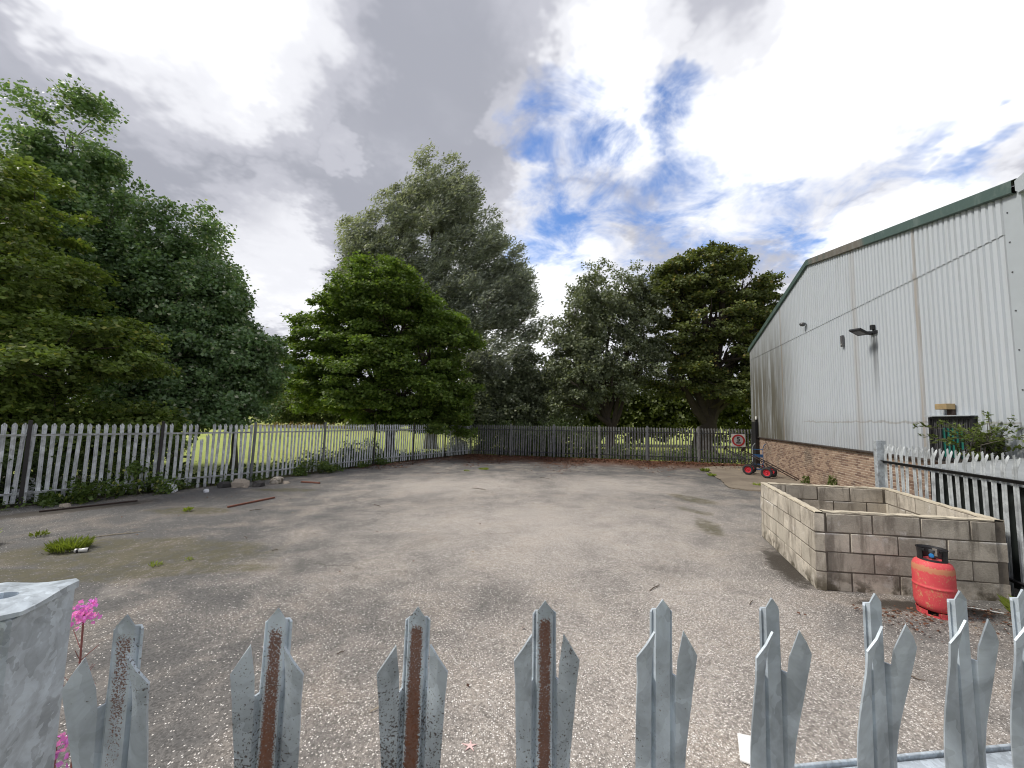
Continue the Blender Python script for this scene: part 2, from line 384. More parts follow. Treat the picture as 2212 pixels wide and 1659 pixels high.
M['stone_dark'] = plain('stone_dark', (.05, .047, .045), .9, 0, .4, 9, .6)
M['plastic'] = plain('white_plastic', (.68, .70, .73), .35, 0, .15, 8, .2)
M['can'] = plain('can_metal', (.62, .62, .58), .4, .3, .35, 14, .1)
M['verdigris'] = plain('green_panel', (.015, .15, .12), .55, 0, .3, 6, .05)
M['glass_dark'] = plain('lamp_glass', (.10, .10, .105), .2, 0, .1, 6, 0)
M['mortar_cream'] = plain('cream_mortar', (.55, .49, .38), .9, 0, .3, 22, .5)
M['mortar'] = plain('grey_mortar', (.15, .13, .105), .95, 0, .75, 9, .5)
M['brick_mortar'] = plain('brick_mortar', (.62, .54, .44), .95, 0, .25, 12, .4)
M['pink'] = leafmat('pink_petals', (.62, .14, .68), (.84, .34, .90), None, .35)
M['blue_cap'] = plain('blue_cap', (.02, .20, .50), .4, 0, .1, 20, 0)
M['tarp'] = plain('grey_sheet', (.30, .32, .33), .55, 0, .25, 3, .2)
M['tank_dark'] = plain('dark_green_sheet', (.018, .024, .022), .6, 0, .4, 3, .2)
M['white_lamp'] = plain('white_lamp_cap', (.75, .75, .72), .4, 0, .05, 10, 0)
M['stick'] = plain('dry_stick', (.10, .075, .055), .9, 0, .4, 30, .4)
M['straw'] = plain('pale_stick', (.42, .36, .27), .9, 0, .3, 30, .4)

def f_clad(t, b, o):                                   # coordinates run along the wall: x metres from the near corner, z height
    p = t.obj(); x, y, z = t.xyz(p)
    st = t.noise(t.v('MULTIPLY', p, (3.2, 1, .16)), 1.0, 5, .65); st2 = t.noise(t.v('MULTIPLY', p, (9, 1, .35)), 1.0, 4, .6); n = t.noise(p, 1.4, 4, .6); nf = t.noise(p, 30, 3, .6)
    c = t.mix(st, (.45, .49, .525, 1), (.54, .58, .62, 1))
    c = t.mix(t.m('MULTIPLY', t.ss(st2, .5, .8), .32), c, (.33, .33, .30, 1))
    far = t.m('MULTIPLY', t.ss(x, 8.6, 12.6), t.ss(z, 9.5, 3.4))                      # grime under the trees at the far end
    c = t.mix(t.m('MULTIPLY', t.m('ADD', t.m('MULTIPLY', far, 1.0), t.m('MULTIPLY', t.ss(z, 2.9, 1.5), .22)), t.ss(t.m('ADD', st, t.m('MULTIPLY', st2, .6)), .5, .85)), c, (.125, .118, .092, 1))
    def seam(x0, w, k, ztop):
        d = t.m('ABSOLUTE', t.m('SUBTRACT', t.m('SUBTRACT', x, x0), t.m('MULTIPLY', t.m('SUBTRACT', n, .5), .06)))
        return t.m('MULTIPLY', t.m('MULTIPLY', t.ss(d, w*.25, w, 1, 0), t.ss(z, ztop+.15, ztop-.1)), t.m('MULTIPLY', k, t.ss(st2, .25, .6, .45, 1)))
    r = t.m('MAXIMUM', seam(2.66, .10, .6, 5.9), t.m('MAXIMUM', seam(5.25, .22, .28, 9), t.m('MAXIMUM', seam(11.1, .10, .55, 9), seam(2.62, .05, .5, 9))))
    c = t.mix(r, c, (.27, .215, .155, 1))
    blk = t.m('MULTIPLY', t.ss(t.m('ABSOLUTE', t.m('SUBTRACT', x, 4.33)), .03, .16, 1, 0), t.m('MULTIPLY', t.ss(z, 4.8, 4.6), t.ss(z, 2.6, 4.6)))
    c = t.mix(t.m('MULTIPLY', blk, .65), c, (.10, .10, .10, 1))
    dz = t.m('SUBTRACT', z, t.m('ADD', 2.32, t.m('MULTIPLY', t.m('SUBTRACT', n, .5), .25)))
    c = t.mix(t.m('MULTIPLY', t.m('MULTIPLY', t.ss(t.m('ABSOLUTE', dz), .01, .035, 1, 0), t.ss(x, 9.5, 8.5)), .5), c, (.25, .23, .20, 1))
    c = t.mix(t.m('MULTIPLY', t.ss(nf, .72, .78), .3), c, (.3, .27, .22, 1))
    t.set(b.inputs['Base Color'], c); b.inputs['Roughness'].default_value = .55; b.inputs['Specular IOR Level'].default_value = .3
    t.set(b.inputs['Normal'], t.n('ShaderNodeBump', None, Strength=.12, Distance=.02, Height=n).outputs[0])
M['clad'] = material('wall_cladding', f_clad)
def f_verge(t, b, o):
    p = t.obj(); x, y, z = t.xyz(p); n = t.noise(t.v('MULTIPLY', p, (2.2, 1, 1)), 1.6, 5, .65); n2 = t.noise(p, 14, 4, .6)
    c = t.mix(n2, (.050, .088, .076, 1), (.075, .120, .103, 1))
    w = t.m('MULTIPLY', t.ss(x, 3.6, 5.0), t.ss(x, 9.5, 7.0)); w = t.ss(t.m('ADD', t.m('MULTIPLY', w, .45), t.m('MULTIPLY', n, .8)), .62, .85)
    c = t.mix(t.m('MULTIPLY', w, .85), c, (.15, .125, .10, 1)); c = t.mix(t.m('MULTIPLY', t.ss(n, .5, .7), .3), c, (.25, .29, .27, 1))
    t.set(b.inputs['Base Color'], c); b.inputs['Roughness'].default_value = .5
M['verge'] = material('green_verge', f_verge)
M['trim_grey'] = plain('grey_corner_trim', (.42, .46, .49), .5, 0, .1, 2, .05)
M['roof'] = plain('roof_sheet', (.35, .36, .36), .6, 0, .2, 2, .1)
M['flash_dark'] = plain('dark_flashing', (.06, .05, .045), .7, 0, .5, 8, .3)

def f_brick(t, b, o):
    g = t.n('ShaderNodeNewGeometry'); oi = t.n('ShaderNodeObjectInfo').outputs['Random']
    r = t.m('FRACT', t.m('ADD', t.m('MULTIPLY', g.outputs['Random Per Island'], 7.3), t.m('MULTIPLY', oi, 5.7)))
    p = g.outputs['Position']; n = t.noise(p, 25, 4, .65); n2 = t.noise(p, .9, 4, .6)
    c = t.mix(r, (.25, .17, .125, 1), (.42, .31, .225, 1)); c = t.mix(t.ss(r, .72, .78), c, (.14, .085, .065, 1))
    c = t.mix(t.m('MULTIPLY', n, .5), c, (.30, .20, .14, 1)); c = t.mix(t.m('MULTIPLY', t.ss(n2, .5, .75), .55), c, (.09, .08, .065, 1))
    c = t.mix(t.m('MULTIPLY', t.ss(n2, .45, .25), .4), c, (.45, .35, .26, 1))
    t.set(b.inputs['Base Color'], c); b.inputs['Roughness'].default_value = .9
    t.set(b.inputs['Normal'], t.n('ShaderNodeBump', None, Strength=.4, Distance=.004, Height=n).outputs[0])
M['brick'] = material('brick_clay', f_brick)
def f_block(t, b, o):
    p = t.pos(); x, y, z = t.xyz(p); oi = t.n('ShaderNodeObjectInfo').outputs['Random']
    n = t.noise(p, 2.6, 5, .65, .5); n2 = t.noise(p, 55, 4, .7); st = t.noise(t.v('MULTIPLY', p, (6, 6, 1.0)), 1.0, 5, .65)
    c = t.mix(oi, (.46, .42, .35, 1), (.66, .60, .505, 1)); c = t.mix(t.ss(n, .38, .72), c, (.33, .295, .245, 1))
    c = t.mix(t.m('MULTIPLY', t.ss(st, .5, .68), .62), c, (.14, .12, .095, 1))
    c = t.mix(t.m('MULTIPLY', t.ss(t.noise(p, 3.7, 5, .7), .58, .68), .7), c, (.62, .59, .54, 1))
    jz = t.ss(t.m('ABSOLUTE', t.m('SUBTRACT', z, .735)), .0, .035, 1, 0)
    c = t.mix(t.m('MULTIPLY', jz, t.m('MULTIPLY', .8, t.ss(t.noise(p, 2.4, 4, .6), .5, .6))), c, (.68, .66, .62, 1))
    g = t.m('ADD', .74, t.m('MULTIPLY', n2, .52)); c = t.mix(1.0, c, t.comb(g, g, g), 'MULTIPLY')
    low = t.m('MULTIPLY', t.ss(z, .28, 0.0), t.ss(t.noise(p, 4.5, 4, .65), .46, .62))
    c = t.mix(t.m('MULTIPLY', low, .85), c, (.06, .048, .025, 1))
    t.set(b.inputs['Base Color'], c); b.inputs['Roughness'].default_value = .95
    t.set(b.inputs['Normal'], t.n('ShaderNodeBump', None, Strength=.7, Distance=.006, Height=n2).outputs[0])
M['block'] = material('concrete_block', f_block)
def f_gasred(t, b, o):
    p = t.obj(); x, y, z = t.xyz(p); n = t.noise(p, 55, 4, .7); n2 = t.noise(p, 7, 4, .6); n3 = t.noise(t.v('MULTIPLY', p, (1, 1, .4)), 26, 4, .7)
    c = t.mix(n2, (.56, .040, .055, 1), (.70, .10, .11, 1))
    band = t.ss(t.m('ABSOLUTE', t.m('SUBTRACT', z, .535)), .0, .05, .35, 0)
    sc = t.ss(t.m('ADD', n, t.m('ADD', band, t.m('MULTIPLY', t.m('SUBTRACT', n2, .5), .5))), .56, .68)
    sc2 = t.m('MULTIPLY', t.ss(n3, .60, .66), t.ss(z, .36, .28))
    c = t.mix(t.m('MULTIPLY', sc, .6), c, (.50, .32, .14, 1)); c = t.mix(t.m('MULTIPLY', sc2, .7), c, (.55, .36, .17, 1))
    t.set(b.inputs['Base Color'], c); t.set(b.inputs['Roughness'], t.m('ADD', .45, t.m('MULTIPLY', n, .35)))
    t.set(b.inputs['Normal'], t.n('ShaderNodeBump', None, Strength=.25, Distance=.003, Height=n2).outputs[0])
M['gas_red'] = material('gas_red', f_gasred)

# leaves by kind
L_ALDER = leafmat('alder_leaf', (0.093, 0.174, 0.076), (0.246, 0.356, 0.166), (0.577, 0.600, 0.467), .3, rough=.38, spec=.5)
L_SYC = leafmat('sycamore_leaf', (0.088, 0.143, 0.035), (0.238, 0.311, 0.079), (0.356, 0.370, 0.106), .32)
L_MAPLE = leafmat('maple_leaf', (0.075, 0.135, 0.029), (0.200, 0.285, 0.061), (0.303, 0.363, 0.097), .36)
L_WILLOW = leafmat('willow_leaf', (.125, .150, .118), (.270, .300, .235), (.50, .52, .45), .25, back=(.42, .45, .39))
L_GREYT = leafmat('whitebeam_leaf', (0.107, 0.132, 0.081), (0.234, 0.269, 0.164), (0.389, 0.409, 0.293), .25)
L_DARK = leafmat('horse_chestnut_leaf', (0.074, 0.101, 0.035), (0.185, 0.216, 0.064), (0.333, 0.271, 0.074), .25)
L_BRAM = leafmat('bramble_leaf', (0.046, 0.092, 0.023), (0.138, 0.196, 0.046), (0.299, 0.322, 0.081), .3)
L_SHADE = leafmat('shaded_bramble_leaf', (0.033, 0.063, 0.021), (0.093, 0.135, 0.042), (0.180, 0.225, 0.075), .25)  # bramble leaf made darker, the shade behind the fences put into its colour
L_BUSH = leafmat('scrub_leaf', (.075, .115, .030), (.160, .200, .065), None, .3)
L_FAR = leafmat('far_leaf', (0.070, 0.105, 0.028), (0.161, 0.189, 0.049), None, .3)
L_GRASS = leafmat('weed_grass', (.15, .20, .03), (.30, .36, .07), None, .3)
L_SAP = leafmat('sapling_leaf', (.060, .100, .028), (.170, .210, .060), (.22, .25, .12), .3)
L_LITTER = leafmat('fallen_leaf', (.065, .026, .014), (.185, .080, .042), (.32, .22, .13), .0)
L_DRYG = leafmat('dry_seedhead', (.30, .19, .07), (.42, .30, .12), None, .2)

# ================================================================== the ground
def grid_sheet(name, xs, ys, off, mat, zf=None):
    vs = [(x, y, (zf or G)(x, y)+off) for y in ys for x in xs]; nx = len(xs)
    fs = [(j*nx+i, j*nx+i+1, (j+1)*nx+i+1, (j+1)*nx+i) for j in range(len(ys)-1) for i in range(nx-1)]
    me = bpy.data.meshes.new(name); me.from_pydata(vs, [], fs); me.materials.append(mat)
    o = link(name, me); return tag(o, kind='structure')
xs_ = [-900, -300, -120, -60] + list(range(-40, 41, 8)) + [60, 120, 300, 900]
ys_ = [-60, -20, -8] + list(range(0, 49, 8)) + [70, 100, 160, 300, 900]
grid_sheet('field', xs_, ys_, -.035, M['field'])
FL = [(-13.4, 7.6), (-9.15, 13.83), (-6.77, 19.27), (-2.7, 26.3)]       # side fence, near to far
FB = [(-2.7, 26.3), (13.75, 22.0)]                                     # back fence
yard = MB().add([(x, y, G(x, y)) for x, y in [(-14, -8), (14, -8), (14, 6), (14.2, 22.0), (-2.55, 26.3), (-6.6, 19.2), (-8.95, 13.75), (-13.2, 7.5), (-14.5, 5)]], [tuple(range(9))])
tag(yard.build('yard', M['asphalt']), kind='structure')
# bare soil strip under the trees behind the fences
soil = MB().add([(x, y, G(x, y)-.016) for x, y in [(-13.2, 7.2), (-8.95, 13.6), (-6.6, 19.1), (-2.55, 26.15), (-3.2, 27.3), (-7.6, 20.4), (-10.2, 14.8), (-24, 14.5), (-24, 6)]], [tuple(range(9))])
tag(soil.build('soil_strip', M['soil']), kind='structure')
# concrete pad by the building, slightly broken edge
pad_edge = [(9.9, 19.9), (9.3, 18.2), (8.75, 16.7), (8.2, 15.1), (7.95, 14.5), (7.72, 13.75), (7.95, 13.42), (8.35, 13.2), (8.9, 13.05), (10.0, 12.75), (11.0, 12.5), (13.6, 20.8), (11.6, 20.7), (10.7, 20.5)]
rp = random.Random(3); pe = []
for i, (x, y) in enumerate(pad_edge):
    x2, y2 = pad_edge[(i+1) % len(pad_edge)]
    pe.append((x, y))
    if i < 9:
        for k in (.33, .66): pe.append((x+(x2-x)*k+rp.uniform(-.06, .06), y+(y2-y)*k+rp.uniform(-.06, .06)))
pad = MB(); n_ = len(pe)
pad.add([(x, y, G(x, y)+.045) for x, y in pe]+[(x*1.004, y-.03, G(x, y)-.01) for x, y in pe], [tuple(range(n_))]+[(i, (i+1) % n_, n_+(i+1) % n_, n_+i) for i in range(n_)])
tag(pad.build('concrete_pad', M['concrete']), kind='structure')

# ================================================================== palisade pales
PROF = [(-.0320, .001), (-.024, -.004), (-.0158, -.0070), (-.0136, -.0035), (-.0115, -.002), (-.0094, -.0070), (0, -.0075), (.0094, -.0070), (.0115, -.002), (.0136, -.0035), (.0158, -.0070), (.024, -.004), (.0320, .001)]
def pale_mesh(name, mats, h=1.98, detail=True, bend=.034, seed=0, prof=PROF, solid=.0025):
    """W-section palisade pale, tip at z=0, hanging down to -h; -y is the outer (splayed) side"""
    rr = random.Random(seed); b = MB(); P = prof; nP = len(P); ic = [i for i, q in enumerate(P) if abs(q[0]) <= .0137]
    c0, c1 = ic[0], ic[-1]
    slit = -.094
    def fl(z):
        u = max(0.0, min(1.0, (z+.24)/.16)); return .0050*u*u*(3-2*u)
    def bd(z, k): 
        u = max(0.0, min(1.0, (z+.23)/.20)); return -bend*k*u*u*(3-2*u)*.9
    rows = [-h, -h*.5, -.40, -.30, -.25, -.215, -.185, -.155, -.125, slit] if detail else [-h, -.26, -.17, slit]
    kL, kR = 1+rr.uniform(-.2, .25), 1+rr.uniform(-.2, .25)
    def pt(i, z):
        s, d = P[i]; w = max(0.0, (abs(s)-.0136)/.0184); k = kL if s < 0 else kR
        return (s + math.copysign(1, s)*w*fl(z), d*1.0 + bd(z, k)*min(1, w*1.15), z)
    # body grid
    vs = [pt(i, z) for z in rows for i in range(nP)]
    fs = [(j*nP+i, j*nP+i+1, (j+1)*nP+i+1, (j+1)*nP+i) for j in range(len(rows)-1) for i in range(nP-1)]
    base = len(rows)-1
    # centre tongue
    def top_c(s): return -.001 - .017*abs(s)/.0136
    cc = list(range(c0, c1+1)); zs = (.33, .66, 1.0) if detail else (1.0,)
    prev = [base*nP+i for i in cc]
    for f in zs:
        cur = []
        for i in cc:
            s, d = P[i]; z = slit + (top_c(s)-slit)*f
            if f == 1.0 and not detail: z = top_c(s)
            vs.append((s, d, z)); cur.append(len(vs)-1)
        for a in range(len(cc)-1): fs.append((prev[a], prev[a+1], cur[a+1], cur[a]))
        prev = cur
    # wings
    for side in (-1, 1):
        cols = list(range(0, c0+1)) if side < 0 else list(range(c1, nP))
        cols = [i for i in cols if abs(P[i][0]) > .0137]
        inner = max if side < 0 else min
        prev = [base*nP+i for i in cols]; k = kL if side < 0 else kR
        for f in zs:
            cur = []
            for i in cols:
                s, d = P[i]; w = (abs(s)-.0157)/.0163
                zt = -.032 if w < .2 else (-.047 if w < .75 else -.064); se = .0185 if w < .2 else (.0285 if w < .75 else max(.0395, abs(s)+.003))
                z = slit + (zt-slit)*f; s_b = abs(s)+max(0, w)*fl(slit); sp = s_b + (se-s_b)*f
                vs.append((side*sp, d + bd(z, k)*min(1, max(0, w)*1.15 + (.78+.25*w - min(1, max(0, w)*1.15))*f), z)); cur.append(len(vs)-1)
            for a in range(len(cols)-1): fs.append((prev[a], prev[a+1], cur[a+1], cur[a]))
            prev = cur
    b.add(vs, fs)
    me = b.mesh(name, mats, smooth=True, solid=solid if detail else 0)
    me.set_sharp_from_angle(angle=rad(24)); return me
PROF_LO = [(-.040, .002), (-.030, -.004), (-.0165, -.010), (-.0135, 0), (.0135, 0), (.0165, -.010), (.030, -.004), (.040, .002)]

# ------------------------------------------------------------------ the fence in front of the camera
rust_kinds = [(.60, .3), (.85, .45), (.92, .7), (.88, .5), (.25, .1), (0, 0), (0, 0), (0, 0), (0, 0), (0, 0)]
NP = [(-.420, .453), (-.264, .472), (-.106, .488), (.048, .508), (.201, .524), (.349, .536), (.506, .558), (.642, .574), (.752, .590), (.90, .615)]
FN0, FNd = Vector((-.426, .452)), Vector((.153, .0192))
fence_n = empty('palisade_fence', (FN0.x, FN0.y, 0)); tag(fence_n, 'galvanised palisade fence close up with rust streaked pales along the bottom edge', 'fence')
ang_n = math.atan2(FNd.y, FNd.x)
tip_z = [1.972, 1.974, 1.972, 1.974, 1.972, 1.972, 1.972, 1.972, 1.970, 1.97]
for t in range(10):
    rk, sk = rust_kinds[t]
    mt = galv('galvanised_pale', (.54, .605, .66), .25, .45, flake=.3, scale=1.2, rust=rk, speck=sk, dark=.0)
    me = pale_mesh('pale', mt, 1.95, True, .027, seed=t)
    x, y = NP[t]
    o = link('pale', me, fence_n, (x-FN0.x, y-FN0.y, tip_z[t]), (random.uniform(-.012, .012), random.uniform(-.012, .012), ang_n+random.uniform(-.05, .05)))
rn = MB()
pa = FN0 + FNd*-.9; pb = FN0 + FNd*12; nv = Vector((-FNd.y, FNd.x)).normalized()
for z0 in (1.635, .30):
    r_ = MB(); L_ = (pb-pa).length
    r_.box((L_/2, .021+.0025, 0), (L_, .005, .045)); r_.box((L_/2, .021+.036, .0205), (L_, .062, .004)); r_.box((L_/2, .0925, .0205), (L_, .005, .016))
    q = pa - FN0
    r_.build('rail', M['galv_post'], fence_n, loc=(q.x, q.y, z0), rot=(0, 0, ang_n), bevel=.0008)
pp = empty('post', (-.557-FN0.x, .446-FN0.y, 0), rad(13), fence_n)
pb_ = MB().box((0, 0, .97), (.078, .080, 2.02)); pb_.build('shaft', M['galv_post'], pp, bevel=.003)
# weld-on cap with a drain hole
cap = MB(); nn = 24; out_, inn, lo = [], [], []
def sq(a, r):
    c, s = math.cos(a), math.sin(a); k = r/max(abs(c), abs(s)); return c*k, s*k
for i in range(nn):
    a = 2*math.pi*(i+.5)/nn; x, y = sq(a, .0445); out_.append((x, y, 1.986+.002*math.sin(3*a))); lo.append((x*1.0, y*1.0, 1.980))
    inn.append((.014*math.cos(a)-.002, .010*math.sin(a), 1.988))
ib = [(x, y, 1.965) for x, y, z in inn]
V_ = out_+inn+ib+lo
F_ = [(i, (i+1) % nn, nn+(i+1) % nn, nn+i) for i in range(nn)]+[(nn+i, nn+(i+1) % nn, 2*nn+(i+1) % nn, 2*nn+i) for i in range(nn)]+[(3*nn+i, 3*nn+(i+1) % nn, (i+1) % nn, i) for i in range(nn)]+[tuple(range(2*nn, 3*nn))]
cap.add(V_, F_).build('cap', M['galv_post'], pp)

# ------------------------------------------------------------------ side fence and back fence
def fence_run(root, line, bay, h, pmesh, rail_m, post_ms, short=(), pitch=.1585, wide=1.0, yard_side=1, shorts_mesh=None, post_w=(.10, .06), end_posts=True, bad=None, rails=(.30, 1.72)):
    ox, oy = root.location.x, root.location.y
    seg = 0; npale = 0; npost = 0
    for (x0, y0), (x1, y1) in zip(line[:-1], line[1:]):
        Ls = math.hypot(x1-x0, y1-y0); a = math.atan2(y1-y0, x1-x0); ux, uy = math.cos(a), math.sin(a)
        nx, ny = (uy, -ux) if yard_side > 0 else (-uy, ux)                    # towards the yard
        nb = max(1, round(Ls/bay)); bl = Ls/nb
        for k in range(nb):
            s0 = k*bl
            px, py = x0+ux*s0, y0+uy*s0
            pm = post_ms[npost % len(post_ms)]
            MB().box((0, 0, (h+.06)/2-.1), (post_w[0], post_w[1], h+.26)).build('post', pm, root, bevel=.006, loc=(px-ox+nx*.03, py-oy+ny*.03, G(px, py)), rot=(0, random.uniform(-.01, .01), a))
            npost += 1
            for zr in rails:
                qx, qy = x0+ux*(s0+bl/2), y0+uy*(s0+bl/2); slope = (G(x0+ux*(s0+bl), y0+uy*(s0+bl))-G(px, py))/bl
                r = MB().box((0, 0, 0), (bl-.08, .006, .05)).box((0, -.022 if yard_side > 0 else .022, .022), (bl-.08, .04, .006))
                r.build('rail', rail_m, root, loc=(qx-ox+nx*.012, qy-oy+ny*.012, G(qx, qy)+zr), rot=(0, -math.atan(slope), a))
            npb = int(round((bl-.02)/pitch))
            for j in range(npb):
                s = s0 + (j+.5)/npb*bl
                qx, qy = x0+ux*s, y0+uy*s; dz = 0
                if npale in short: dz = -random.uniform(.28, .5)
                rz = a + (math.pi if yard_side < 0 else 0)
                po_ = link('pale', pmesh, root, (qx-ox-nx*.012, qy-oy-ny*.012, G(qx, qy)+h+dz+random.uniform(-.012, .012)), (random.gauss(0, .012), random.gauss(0, .012), a+math.pi+random.uniform(-.06, .06)))
                po_.scale = (wide, wide, 1); npale += 1
    return npale
far_pale = pale_mesh('pale', M['galv_far'], 1.97, False, .03, 1, PROF_LO)
back_pale = pale_mesh('pale', M['galv_back'], 1.97, False, .03, 2, PROF_LO)
fl = empty('palisade_fence', (FL[0][0], FL[0][1], 0)); tag(fl, 'pale grey palisade fence down the side of the yard before the field', 'fence')
fence_run(fl, FL, 2.85, 2.03, far_pale, M['galv_far'], [M['post_dark'], M['post_dark'], M['post_dark'], M['post_grey'], M['post_grey']], short=(34, 38, 39), post_w=(.07, .055))
fb = empty('palisade_fence', (FB[0][0], FB[0][1], 0)); tag(fb, 'dull grey palisade fence across the back of the yard under the trees', 'fence')
fence_run(fb, FB, 2.85, 2.04, back_pale, M['rail_dark'], [M['post_grey'], M['galv_back']])
# fence beside the block enclosure
FR = [(7.52, 7.86), (5.55, 1.9)]
right_pale = pale_mesh('pale', galv('galvanised_side', (.46, .49, .505), .15, .5, scale=.5, dark=.25), 1.86, True, .032, 5, PROF, .0022)
fr = empty('palisade_fence', (FR[0][0], FR[0][1], 0)); tag(fr, 'galvanised palisade fence beside the concrete block enclosure', 'fence')
fence_run(fr, FR, 6.3, 1.88, right_pale, M['black'], [M['galv']], yard_side=1, rails=(.22, 1.52), post_w=(.11, .16), pitch=.165, wide=1.35)

# ================================================================== the industrial building
BD = Vector((.29226, .95634, 0)); BN = Vector((-.95634, .29226, 0)); BO = Vector((8.83, 6.40, 0)); BL = 15.75; XR = 8.15
bld = empty('industrial_building', BO, math.atan2(BD.y, BD.x)); tag(bld, 'white ribbed metal industrial building with brick plinth and green verge', 'building')
def roofz(x): return 6.62 + (8.50-6.62)*(x/XR) if x <= XR else 8.50 - (8.50-6.48)*((x-XR)/(BL-XR))
def W(x, y, z): return BO + BD*x + BN*y + Vector((0, 0, z))
RP = .15
def rib_profile(x0, x1):
    pts = []; n = int(round((x1-x0)/RP))
    for i in range(n):
        s = x0+i*RP
        pts += [(s, .0), (s+.036, .0), (s+.050, .036), (s+.136, .036)]
    pts.append((x1, .0)); return pts
def clad_panel(x0, x1, zb, zt, y0):
    b = MB(); P = rib_profile(x0, x1); vs = []
    for x, y in P: vs.append((x, y+y0, zb))
    for x, y in P: vs.append((x, y+y0, zt(x)))
    n = len(P); b.add(vs, [(i, i+1, n+i+1, n+i) for i in range(n-1)])
    return b
x = .30; i = 0
while x < BL-.2:
    x1 = min(x+1.05, BL-.15); x1 = x + round((x1-x)/RP)*RP
    if x1-x < .1: break
    off = random.uniform(0, .004)
    if x < XR < x1:
        zt = lambda q: roofz(q)-.24
    else: zt = lambda q: roofz(q)-.24
    clad_panel(x, x1-.003, 1.50, lambda q: 5.80, off).build('cladding_panel', M['clad'], bld)
    clad_panel(x, x1-.003, 5.74, zt, .016+off).build('cladding_panel', M['clad'], bld)
    x = x1; i += 1
XE = x
# core wall behind the cladding, side walls and back
core = MB()
hz = [(0, 1.45), (BL, 1.45), (BL, roofz(BL)-.1), (XR, roofz(XR)-.1), (0, roofz(0)-.1)]
core.add([(a, -.03, z) for a, z in hz]+[(a, -24, z) for a, z in hz], [(0, 1, 2, 3, 4), (9, 8, 7, 6, 5), (0, 4, 9, 5), (1, 6, 7, 2)]).build('wall_core', M['flash_dark'], bld)
side = MB(); P_ = [(y, -d) for y, d in rib_profile(0, 12)]
side.add([(-.02-(-d), -.35-y, 1.5) for y, d in [(a, -b_) for a, b_ in P_]]+[(-.02-(-d), -.35-y, 6.4) for y, d in [(a, -b_) for a, b_ in P_]], [(i, i+1, len(P_)+i+1, len(P_)+i) for i in range(len(P_)-1)])
side.build('side_cladding', M['clad'], bld)
# corner flashing with screws
ct = MB(); ct.add([(.30, .048, 1.5), (.0, .048, 1.5), (-.045, .048, 1.5), (-.045, -.35, 1.5), (.30, .048, roofz(.3)-.26), (.0, .048, roofz(0)-.26), (-.045, .048, roofz(0)-.26), (-.045, -.35, roofz(0)-.26)], [(0, 1, 5, 4), (1, 2, 6, 5), (2, 3, 7, 6)])
cto = ct.build('corner_flashing', M['trim_grey'], bld, solid=.002)
for z in (2.2, 2.9, 3.6, 4.3, 5.0, 5.55, 6.1):
    MB().lathe([(.0, .012), (.012, .010), (.014, 0)], 8, m=Matrix.Rotation(-math.pi/2, 3, 'X')).build('screw', M['rail_dark'], cto, loc=(.22, .0505, z))
fcn = MB().add([(XE-.02, .048, 1.5), (BL+.03, .048, 1.5), (BL+.03, -.2, 1.5), (XE-.02, .048, roofz(BL)-.2), (BL+.03, .048, roofz(BL)-.2), (BL+.03, -.2, roofz(BL)-.2)], [(0, 1, 4, 3), (1, 2, 5, 4)])
fcn.build('corner_flashing', M['clad'], bld, solid=.002)
# verge boards along both slopes: sectioned pieces
def verge(xa, xb, k):
    b = MB(); za, zb = roofz(xa), roofz(xb)
    pr = [(-.30, .0), (.05, .0), (.115, -.03), (.125, -.25), (.10, -.27), (.035, -.27)]
    n = len(pr); b.add([(xa, y, za+d) for y, d in pr]+[(xb, y, zb+d) for y, d in pr], [(i, i+1, n+i+1, n+i) for i in range(n-1)])
    return b.build('verge_board', M['verge'], bld, solid=.003)
for xa, xb in ((.02, 3.9), (3.905, XR-.003), (XR+.003, 12), (12.005, BL+.12)): verge(xa, xb, 0)
rf = MB()
rf.add([(-.3, -.3, roofz(0)-.10), (XR, -.3, roofz(XR)-.02), (BL+.3, -.3, roofz(BL)-.10), (-.3, -24, roofz(0)-.10), (XR, -24, roofz(XR)-.02), (BL+.3, -24, roofz(BL)-.10)], [(0, 1, 4, 3), (1, 2, 5, 4)])
rf.build('roof', M['roof'], bld, solid=.05)
gt = MB(); pr = [(-.02, -.12), (-.02, -.30), (-.08, -.36), (-.20, -.36), (-.27, -.28), (-.28, -.10), (-.24, -.06)]
n = len(pr); gt.add([(a, .10, roofz(0)+d+.06) for a, d in pr]+[(a, -12, roofz(0)+d+.06) for a, d in pr], [(i, i+1, n+i+1, n+i) for i in range(n-1)]+[tuple(range(n))])
gt.build('gutter', M['trim_grey'], bld)
MB().box((BL/2, .045, 1.475), (BL, .10, .045)).build('plinth_flashing', M['flash_dark'], bld, bevel=.004)
# brick plinth: mortar bed set back, every brick proud of it
pl = MB().box((BL/2, -.085, .60), (BL, .17, 1.66)).build('plinth', M['brick_mortar'], bld)
bw, bh, bj = .212, .063, .013
brick_me = MB().box((0, 0, 0), (bw, .06, bh)).mesh('brick', M['brick'], bevel=.003)
half_me = MB().box((0, 0, 0), (bw/2-.005, .06, bh)).mesh('brick', M['brick'], bevel=.003)
rest = MB(); rb = random.Random(11); cnt = 0
for c in range(22):
    z = 1.415 - c*(bh+bj)
    if z < -.12: break
    xx = -.0 if c % 2 == 0 else -.1125
    while xx < BL-.05:
        xa, xb = max(0, xx), min(BL, xx+bw)
        if xb-xa > .05:
            cx = (xa+xb)/2; yo = -.024 + rb.uniform(-.002, .004)
            if xb-xa > .2 and 3.35 < cx < 6.95 and cnt < 298:
                link('brick', brick_me, pl, (cx, yo, z), (rb.uniform(-.006, .006), rb.uniform(-.006, .006), 0)); cnt += 1
            else: rest.box((cx, yo, z), (xb-xa, .06, bh))
        xx += bw+bj
tag(rest.build('brick_courses', M['brick'], pl), kind='stuff')
